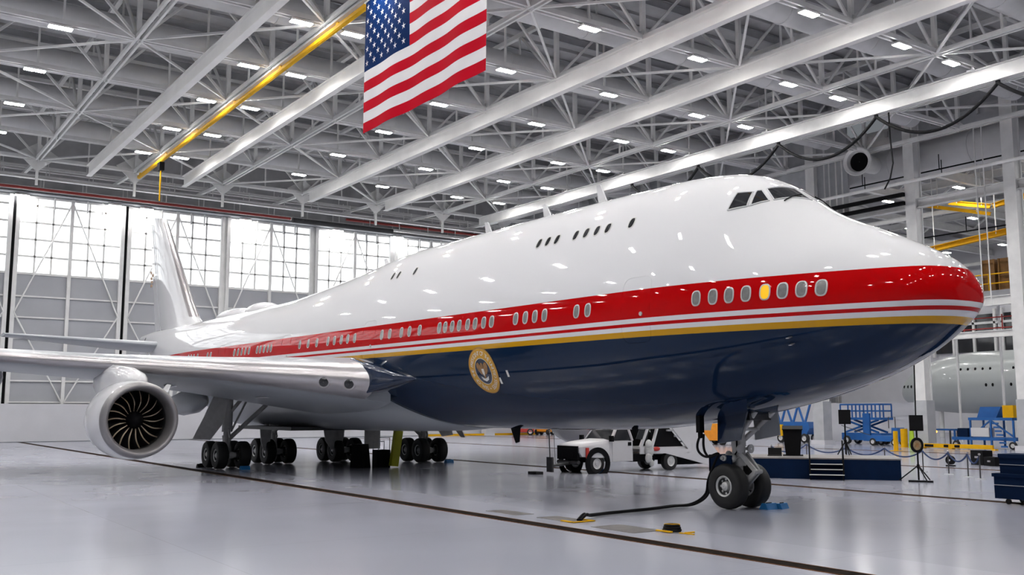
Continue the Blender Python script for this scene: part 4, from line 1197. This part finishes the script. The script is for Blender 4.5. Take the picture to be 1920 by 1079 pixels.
plate(9.75, 11.2, 5.85, 6.45, 'faint floor hatch farthest from the nose wheel', 'concrete_grey', .006)
st = thing('ratchet_strap', 'small coiled black and yellow strap lying on the floor by the hatches', 'strap', (4.75, 5.55, 0))
b = MB()
for k in range(3): b.path([(.22 * math.cos(a) * (1 - .15 * k), .16 * math.sin(a), .05 + .05 * k) for a in np.linspace(0, 2 * PI, 17)], .035, 6)
b.build('coil', 'black', st)
b = MB(); b.bar((-.2, .2, .03), (.25, .25, .03), .07, .03).bar((-.15, -.1, .17), (.1, .15, .17), .06, .03).bar((-.35, .1, .02), (-.75, .05, .02), .05, .02).bar((-.5, .1, .03), (-.62, -.1, .05), .05, .03)
b.build('webbing', 'yellow_steel', st)

# ---- stage with lectern, steps and speakers
ST = thing('stage', 'low stage with navy cloth skirt behind the nose wheel', 'stage', (17.6, -9.35, 0), math.atan2(-.627, -.779))
MB().box(0, 7.25, 0, 3.3, .80, .85).build('platform', 'concrete_grey', ST)
MB().box(.02, 7.23, .02, 3.28, 0, .80).build('skirt', 'blue_dark', ST)
RZ = ST.rotation_euler.z
def on_stage(lx, ly, z=0): return (17.6 + lx * math.cos(RZ) - ly * math.sin(RZ), -9.35 + lx * math.sin(RZ) + ly * math.cos(RZ), z)
t = thing('stage_steps', 'black steps with hand rails at the front of the navy stage', 'steps', on_stage(3.7, -.02), RZ)
for k in range(3):
    q = MB().box(0, 1.35, -.70 + .24 * k, -.46 + .24 * k, .17 + .2 * k, .23 + .2 * k).build('tread', 'black', t); MB().box(0, 1.35, -.72 + .24 * k, -.69 + .24 * k, .20 + .2 * k, .235 + .2 * k).build('nosing', 'steel_white', q)
b = MB()
for x in (0.02, 1.30): b.prism([(x, -.72, 0), (x, -.02, 0), (x, -.02, .66), (x, -.72, .2)], (.03, 0, 0))
b.build('side_panel', 'black', t)
for x in (.03, 1.32):
    MB().path([(x, -.05, .62), (x, -.05, 1.5), (x, -.12, 1.56), (x, -.62, 1.1), (x, -.68, 1.02), (x, -.68, .17)], .03, 8).build('hand_rail', 'black', t)
t = thing('lectern', 'black lectern standing on the navy stage', 'lectern', on_stage(3.05, 2.1, .85), RZ)
MB().prism([(-.30, -.22, .04), (.30, -.22, .04), (.40, -.22, 1.10), (-.40, -.22, 1.10)], (0, .45, 0)).build('body', 'black', t)
MB().prism([(-.43, -.30, 1.10), (-.43, .28, 1.24), (-.43, .28, 1.28), (-.43, -.30, 1.14)], (.86, 0, 0)).build('top', 'black', t)
MB().box(-.42, .42, -.3, .3, 0, .04).build('base', 'black', t)
t = thing('floor_monitor', 'small black box on the stage next to the lectern', 'speaker', on_stage(2.3, 1.7, .85), RZ)
MB().prism([(-.28, -.2, .0), (-.28, .25, 0), (-.28, .25, .34), (-.28, -.05, .34)], (.56, 0, 0)).build('cabinet', 'black', t)
MB().box(-.3, .3, -.24, -.2, 0, .05).build('grille', 'gear_dark', t)

def speaker_stand(loc, h, spread, label_s, label_b, top=None):
    t = thing('speaker_stand', label_s, 'stand', loc)
    MB().tube((0, 0, .05), (0, 0, h), .035, 10).build('pole', 'black', t)
    MB().tube((0, 0, .5), (0, 0, .66), .06, 10).build('collar', 'black', t)
    for k in range(3):
        a = .5 + 2 * PI * k / 3
        MB().tube((0, 0, .62), (spread * math.cos(a), spread * math.sin(a), .03), .025, 8).build('leg', 'black', t)
    if top: MB().tube((0, 0, h), (0, 0, top), .02, 8).build('mast', 'black', t)
    s = thing('speaker', label_b, 'speaker', (loc[0], loc[1], loc[2] + h), .65)
    MB().prism([(-.25, -.22, 0), (.25, -.22, 0), (.25, -.22, .62), (-.25, -.22, .62)], (0, .4, 0)).build('cabinet', 'black', s)
    MB().box(-.22, .22, .18, .2, .05, .57).build('grille', 'cable', s)
    return t
speaker_stand(on_stage(5.25, 2.85, .85), 1.35, .35, 'black pole stand on the stage corner farthest from the nose wheel', 'black speaker on the stage pole stand')
speaker_stand((11.35, -14.1, 0), 1.98, .72, 'black tripod stand on open floor between the stage and the dark cases', 'black speaker on the tripod stand in front of the rope posts', None)
o = MB().tube((11.5, -14.6, 2.4), (11.2, -15.0, 5.2), .03, 8); o = MB().path([(11.35, -14.1, 2.6), (11.3, -14.1, 4.8)], .028, 8).build('microphone_mast', 'black'); tag(o, 'thin black mast rising from the tripod speaker past the grey aircraft', 'mast')
w = thing('wreath_sign', 'round sign with black rim and tan face fixed to the tripod pole', 'sign', (11.30, -13.98, 1.42))
dv = unit((-.95, .30, 0))
MB().lathe([(0, .30), (.05, .30), (.05, .20), (0, .20)], (0, 0, 0), dv, 28).build('rim', 'black', w)
MB().lathe([(.03, .21), (.035, .01)], (0, 0, 0), dv, 28).build('face', 'tan', w)
MB().lathe([(.04, .1), (.045, .01)], (0, 0, 0), dv, 20).build('centre', 'seal_brown', w)
o = MB().box(-.45, .45, -.07, .07, 0, .07).build('floor_bar', 'black', None, (11.0, -13.7, 0), .5); tag(o, 'short black bar on the floor under the tripod stand', 'bar')

# ---- rope barrier
posts = [((22.72, -18.64), 'rope post behind the lectern, nearest the nose gear'), ((23.96, -22.95), 'rope post seen just past the lectern over the stage'), ((19.52, -20.52), 'rope post behind the stage speaker stand'),
         ((17.85, -21.24), 'rope post standing between the stage and the tripod'), ((14.92, -19.9), 'rope post right behind the tripod stand'), ((13.1, -19.0), 'rope post midway from the tripod to the black equipment case'),
         ((11.6, -18.0), 'rope post just before the black equipment case'), ((10.6, -17.2), 'last rope post, nearest the dark wheeled cases')]
for (x, y), lab in posts:
    t = thing('rope_post', 'slim dark ' + lab, 'rope post', (x, y, 0), 0, 'rope barrier posts')
    MB().tube((0, 0, .02), (0, 0, 1.0), .028, 10).build('pole', 'gear_dark', t)
    MB().lathe([(0, .20), (.03, .19), (.04, .05)], (0, 0, 0), (0, 0, 1), 24, caps=True).build('base', 'steel_grey', t)
    MB().lathe([(0, .03), (.02, .05), (.06, .05), (.08, .01)], (0, 0, .97), (0, 0, 1), 14).build('cap', 'chrome', t)
labs = ['navy rope behind the lectern', 'navy rope between the lectern and the stage speaker', 'navy rope leaving the stage towards the open floor', 'navy rope passing behind the tripod stand', 'navy rope just past the tripod stand', 'short navy rope in the middle of the barrier', 'last navy rope by the black equipment case']
for ((x0, y0), _), ((x1, y1), _), lab in zip(posts[:-1], posts[1:], labs):
    pts = [(x0 + (x1 - x0) * k / 14, y0 + (y1 - y0) * k / 14, .95 - 4 * (k / 14) * (1 - k / 14) * .34) for k in range(15)]
    o = MB().path(pts, .035, 8).build('barrier_rope', 'rope'); tag(o, lab, 'rope', 'ropes of the barrier')

# ---- wheeled cases at the frame edge, equipment cases
t = thing('wheeled_case', 'large dark navy wheeled case, the lower of two at the frame edge', 'case', (4.4, -7.35, 0))
MB().box(-3.0, 0, -1.0, 0, .16, .86).build('body', 'blue_dark', t)
MB().box(-3.03, .05, -1.03, .03, .80, .90).build('lid', 'blue_dark', t)
MB().box(-3.0, .0, .0, .02, .55, .57).build('seam', 'steel_grey', t)
for x in (-.35, -1.0, -2.7):
    for y in (-.9, -.12): MB().lathe([(-.03, .02), (-.03, .08), (.03, .08), (.03, .02)], (x, y, .08), (0, 1, 0), 16).build('caster', 'rubber', t)
t = thing('wheeled_case', 'dark navy case stacked on the lower wheeled case at the frame edge', 'case', (4.25, -7.45, .90))
MB().box(-2.8, 0, -.85, 0, 0, .52).build('body', 'blue_dark', t)
MB().box(-2.83, .03, -.88, .03, .46, .58).build('lid', 'blue_dark', t)
MB().box(-2.8, .0, .0, .02, .26, .275).build('seam', 'steel_grey', t)
t = thing('equipment_case', 'taller black equipment case behind the rope barrier', 'case', (16.7, -27.8, 0), -.35)
MB().box(-.45, .45, -.3, .3, 0, .74).build('body', 'black', t)
MB().box(-.12, .12, .3, .33, .35, .45).build('handle', 'chrome', t)
t = thing('equipment_case', 'shorter black equipment case behind the rope barrier', 'case', (15.75, -27.3, 0), -.35)
MB().box(-.4, .4, -.3, .3, 0, .45).build('body', 'black', t)
MB().box(-.1, .1, .3, .33, .2, .28).build('handle', 'chrome', t)
t = thing('floor_fan', 'small black floor fan beside the black equipment cases', 'fan', (16.9, -25.3, 0))
MB().lathe([(-.1, .22), (.1, .22), (.1, .05)], (0, 0, .3), (0, 1, 0), 20).build('fan_head', 'black', t); MB().box(-.2, .2, -.12, .12, 0, .06).build('base', 'black', t)

# ---- bollards, posts, barrier near the columns
for (x, y, h), lab in (((30.4, -40.5, 1.38), 'thin yellow bollard standing out from the columns'), ((34.3, -47.3, 1.42), 'wide yellow bollard right before the white column')):
    t = thing('bollard', lab, 'bollard', (x, y, 0)); r = .16 if y > -44 else .26
    MB().tube((0, 0, .02), (0, 0, h), r, 20).build('pole', 'yellow_steel', t); MB().box(-.3, .3, -.3, .3, 0, .03).build('base', 'yellow_steel', t)
o = MB().prism([(-.2, 0, 0), (.25, 0, 0), (.15, 0, 1.45), (-.1, 0, 1.5)], (0, .15, 0)).build('safety_post', 'lime', None, (33.1, -46.6, 0)); tag(o, 'lime green safety post at the foot of the white column', 'post')
t = thing('floor_barrier', 'low yellow steel barrier with black patches beyond the rope posts', 'barrier', (30.2, -47.0, 0))
MB().box(-3.2, 2.2, -.1, .1, .06, .36).build('rail', 'yellow_steel', t)
for x, w_ in ((1.4, .7), (.2, .35), (-.7, .4)): MB().box(x, x + w_, .1, .13, .12, .30).build('patch', 'black', t)
for x in (-3.3, 0, 2.3): MB().box(x - .15, x + .15, -.2, .2, 0, .08).build('foot', 'yellow_steel', t)

# ---- blue access equipment by the columns
def lift(loc, rz, L, H, label, name='scissor_lift'):
    t = thing(name, label, 'lift', loc, rz)
    MB().box(-L / 2, L / 2, -.75, .75, .35, .95).build('base_frame', 'blue', t)
    add_wheels(t, ((-L * .36, .72), (L * .36, .72), (-L * .36, -.72), (L * .36, -.72)), .36, .25)
    b = MB()
    for y in (-.6, .6):
        b.bar((-L * .42, y, 1.0), (L * .42, y, H - 1.3), .10, .16).bar((L * .42, y, 1.0), (-L * .42, y, H - 1.3), .10, .16)
    b.build('scissor_arm', 'blue', t)
    MB().box(-L / 2 - .1, L / 2 + .1, -.85, .85, H - 1.3, H - 1.1).build('platform', 'blue', t)
    b = MB()
    for z in (H - .55, H):
        for y in (-.8, .8): b.bar((-L / 2, y, z), (L / 2, y, z), .09, .13)
        for x in (-L / 2, L / 2): b.bar((x, -.8, z), (x, .8, z), .09, .13)
    for k in range(6):
        for y in (-.8, .8): b.bar((-L / 2 + L * k / 5, y, H - 1.1), (-L / 2 + L * k / 5, y, H), .09, .09)
    b.build('guard_rail', 'blue', t)
    return t
l_ = lift((40.5, -51.2, 0), 0.0, 3.9, 3.35, 'blue scissor lift between the two white columns with railed platform')
MB().box(-1.0, -.35, .75, .95, .3, 2.6).build('ladder', 'blue', l_)
l2 = thing('boom_lift', 'blue lift body with V shaped struts behind the lectern', 'lift', (46.4, -49.6, 0))
MB().prism([(1.9, -.8, .75), (-1.5, -.8, .75), (-1.9, -.8, 1.3), (-1.7, -.8, 1.85), (1.9, -.8, 1.85)], (0, 1.6, 0)).build('body', 'blue', l2)
for x in (-1.2, .1, 1.4):
    MB().bar((x - .1, .6, 1.85), (x - .75, .6, 3.6), .12, .16).bar((x + .1, .6, 1.85), (x + .75, .6, 3.6), .12, .16).build('strut', 'blue', l2)
add_wheels(l2, ((-1.3, .7), (1.3, .7), (-1.3, -.7), (1.3, -.7)), .42, .3)
MB().box(1.0, 1.9, .7, .95, .6, 1.6).build('battery_box', 'yellow_steel', l2)
l3 = thing('tow_dolly', 'low blue tow dolly with handle behind the thin yellow bollard', 'dolly', (37.2, -49.4, 0))
MB().box(-1.4, 1.4, -.6, .6, .35, .8).prism([(-1.4, -.5, .8), (-.7, -.5, .8), (-.7, -.5, 1.45), (-1.2, -.5, 1.45)], (0, 1.0, 0)).build('bed', 'blue', l3)
MB().path([(-1.0, .4, 1.4), (-1.0, .4, 2.3), (-.4, .4, 2.3), (-.4, .4, 1.4)], .04, 6).bar((1.3, 0, .7), (4.0, .6, 1.6), .05, .05).build('handle', 'gear_dark', l3)
add_wheels(l3, ((-1.0, .55), (1.0, .55), (-1.0, -.55), (1.0, -.55)), .3, .2)
l4 = thing('work_stand', 'large blue maintenance stand with decks and yellow boxes under the grey aircraft', 'work stand', (28.9, -50.2, 0))
MB().box(-2.4, 2.6, -1.0, 1.0, .62, .85).build('lower_deck', 'blue', l4)
MB().box(-2.2, 1.2, -1.0, 1.0, 2.1, 2.3).prism([(-.6, -.9, 2.3), (.9, -.9, 2.3), (.6, -.9, 3.1), (-1.0, -.9, 3.1)], (0, 1.2, 0)).build('upper_deck', 'blue', l4)
for x in (-2.2, -.5, 1.1, 2.4):
    for y in (-.9, .9): MB().bar((x, y, 0.1), (x, y, 2.1 if x < 2 else 1.4), .12, .12).build('post', 'blue', l4)
for p, q in (((-2.2, .9, .9), (-.5, .9, 2.1)), ((1.1, .9, .9), (-.5, .9, 2.1))): MB().bar(p, q, .1, .1).build('brace', 'blue', l4)
MB().box(-.4, 1.0, .3, 1.05, .9, 1.55).build('tool_box', 'truck_white', l4); MB().box(1.3, 2.1, .3, 1.0, .85, 1.5).build('bucket', 'blue_dark', l4)
MB().box(-2.3, -1.5, .2, 1.0, 2.3, 3.2).build('hose_reel', 'yellow_steel', l4)
b = MB()
for k in range(7): b.bar((-1.8 + .1 * k, 1.1, .2 + .28 * k), (-1.3 + .1 * k, 1.1, .2 + .28 * k), .06, .12)
b.build('step', 'blue', l4)
add_wheels(l4, ((-2.1, .9), (2.3, .9)), .28, .2)
t = thing('work_table', 'blue topped table with amber warning lights between the column and the blue stand', 'table', (33.0, -50.0, 0))
MB().box(-1.3, 1.0, -.6, .6, 1.30, 1.42).build('table_top', 'blue', t)
for x in (-1.2, .9):
    for y in (-.5, .5): MB().box(x - .05, x + .05, y - .05, y + .05, 0, 1.3).build('leg', 'gear_dark', t)
for x in (.7, -.1): MB().sphere((x, .62, 1.2), .10, 6).build('warning_light', 'amber', t)

# ---- tow tractors far behind
def tractor(loc, rz, m, label, L=3.6, H=1.8):
    t = thing('tow_tractor', label, 'tractor', loc, rz)
    MB().prism([(L / 2, -.85, .35), (-L / 2, -.85, .35), (-L / 2, -.85, 1.15), (-.1, -.85, 1.15), (.1, -.85, H), (L / 2 - .3, -.85, H), (L / 2, -.85, 1.2)], (0, 1.7, 0)).build('body', m, t)
    for k in range(3): MB().box(.35 + .3 * k, .55 + .3 * k, .85, .88, .8, 1.55).build('vent', 'red' if k == 2 else 'black', t)
    MB().box(-L / 2, L / 2, -.8, .8, .3, .42).build('bumper', 'black', t)
    add_wheels(t, ((-L * .33, .75), (L * .33, .75), (-L * .33, -.75), (L * .33, -.75)), .38, .28)
    return t
tractor((47.0, -40.2, 0), PI, 'orange', 'orange tow tractor seen behind the nose gear cables', 3.4, 1.75)
tractor((84.0, -46.2, 0), .9, 'red', 'small red tow tractor by the far doors under the belly', 2.6, .95)
tractor((83.0, -48.6, 0), 2.0, 'orange', 'small orange tow tractor by the far doors next to the red one', 1.6, 1.1)
b = MB(); b.box(85.4, 85.6, -49, -34, 0, .22)
o = b.build('floor_kerb', 'yellow_steel'); tag(o, 'yellow kerb along the foot of the far doors', 'kerb')
o = MB().box(85.0, 86.0, -42.8, -41.6, 0, 1.4).build('electrical_cabinet', 'truck_white'); tag(o, 'white cabinet at the far doors seen under the belly', 'cabinet')

# ---- second aircraft in the next bay
p2 = thing('airplane', 'unpainted grey green airliner parked in the second bay beyond the columns', 'airplane', (55.0, -78.3, 5.8))
R2 = 3.25
prof = [(0, .02, -1.0), (-.15, .5, -.98), (-.5, 1.0, -.9), (-1.2, 1.6, -.75), (-2.4, 2.2, -.5), (-4, 2.7, -.3), (-6.5, 3.1, -.1), (-9, R2, 0), (-40, R2, 0), (-70, R2, 0)]
rg = [[(x, r * math.cos(t_), zc + r * math.sin(t_) * (1.0 if r < 3 else 1.0)) for t_ in np.linspace(0, 2 * PI, 49)[:-1]] for x, r, zc in prof]
f2 = MB().rings(rg).build('fuselage', 'air2', p2, sharp=60)
for z, xs_ in ((-.35, [-1.2, -1.9, -2.5, -3.1, -3.7, -11.6, -12.3, -14.2, -14.9, -15.6, -16.3, -17.0, -17.7, -18.4, -19.1, -19.8]), (1.28, [-8.8, -9.6, -10.4, -11.2, -12.0, -14.4, -15.1, -18.6, -19.3, -20.0, -23.2, -24.0])):
    for x in xs_:
        r = np.interp(-x, [-q[0] for q in prof], [q[1] for q in prof]); zc = np.interp(-x, [-q[0] for q in prof], [q[2] for q in prof])
        y = math.sqrt(max(.05, r * r - (z - zc) ** 2))
        MB().sphere((x, y, z), .16, 6, sx=.8, sy=.35, sz=1.1).build('cabin_window', 'black', p2)
b = MB()
dp = [(-15.6, 2.9), (-15.9, 1.2), (-16.1, .75), (-16.6, .6), (-17.2, .6), (-17.7, .8), (-17.9, 1.3), (-18.0, 2.7)]
b.path([(x, math.sqrt(R2 ** 2 - z * z) + .01, z) for x, z in dp], .04, 5)
b.build('cabin_door', 'black', p2)
for p, r, h in (((-14, 2.0), .35, -2.6), ((-14, -2.0), .35, -2.6), ((-4.5, 0), .25, -2.6)):
    MB().tube((p[0], p[1], -5.8), (p[0], p[1], h), r, 12).build('support_jack', 'steel_white', p2)
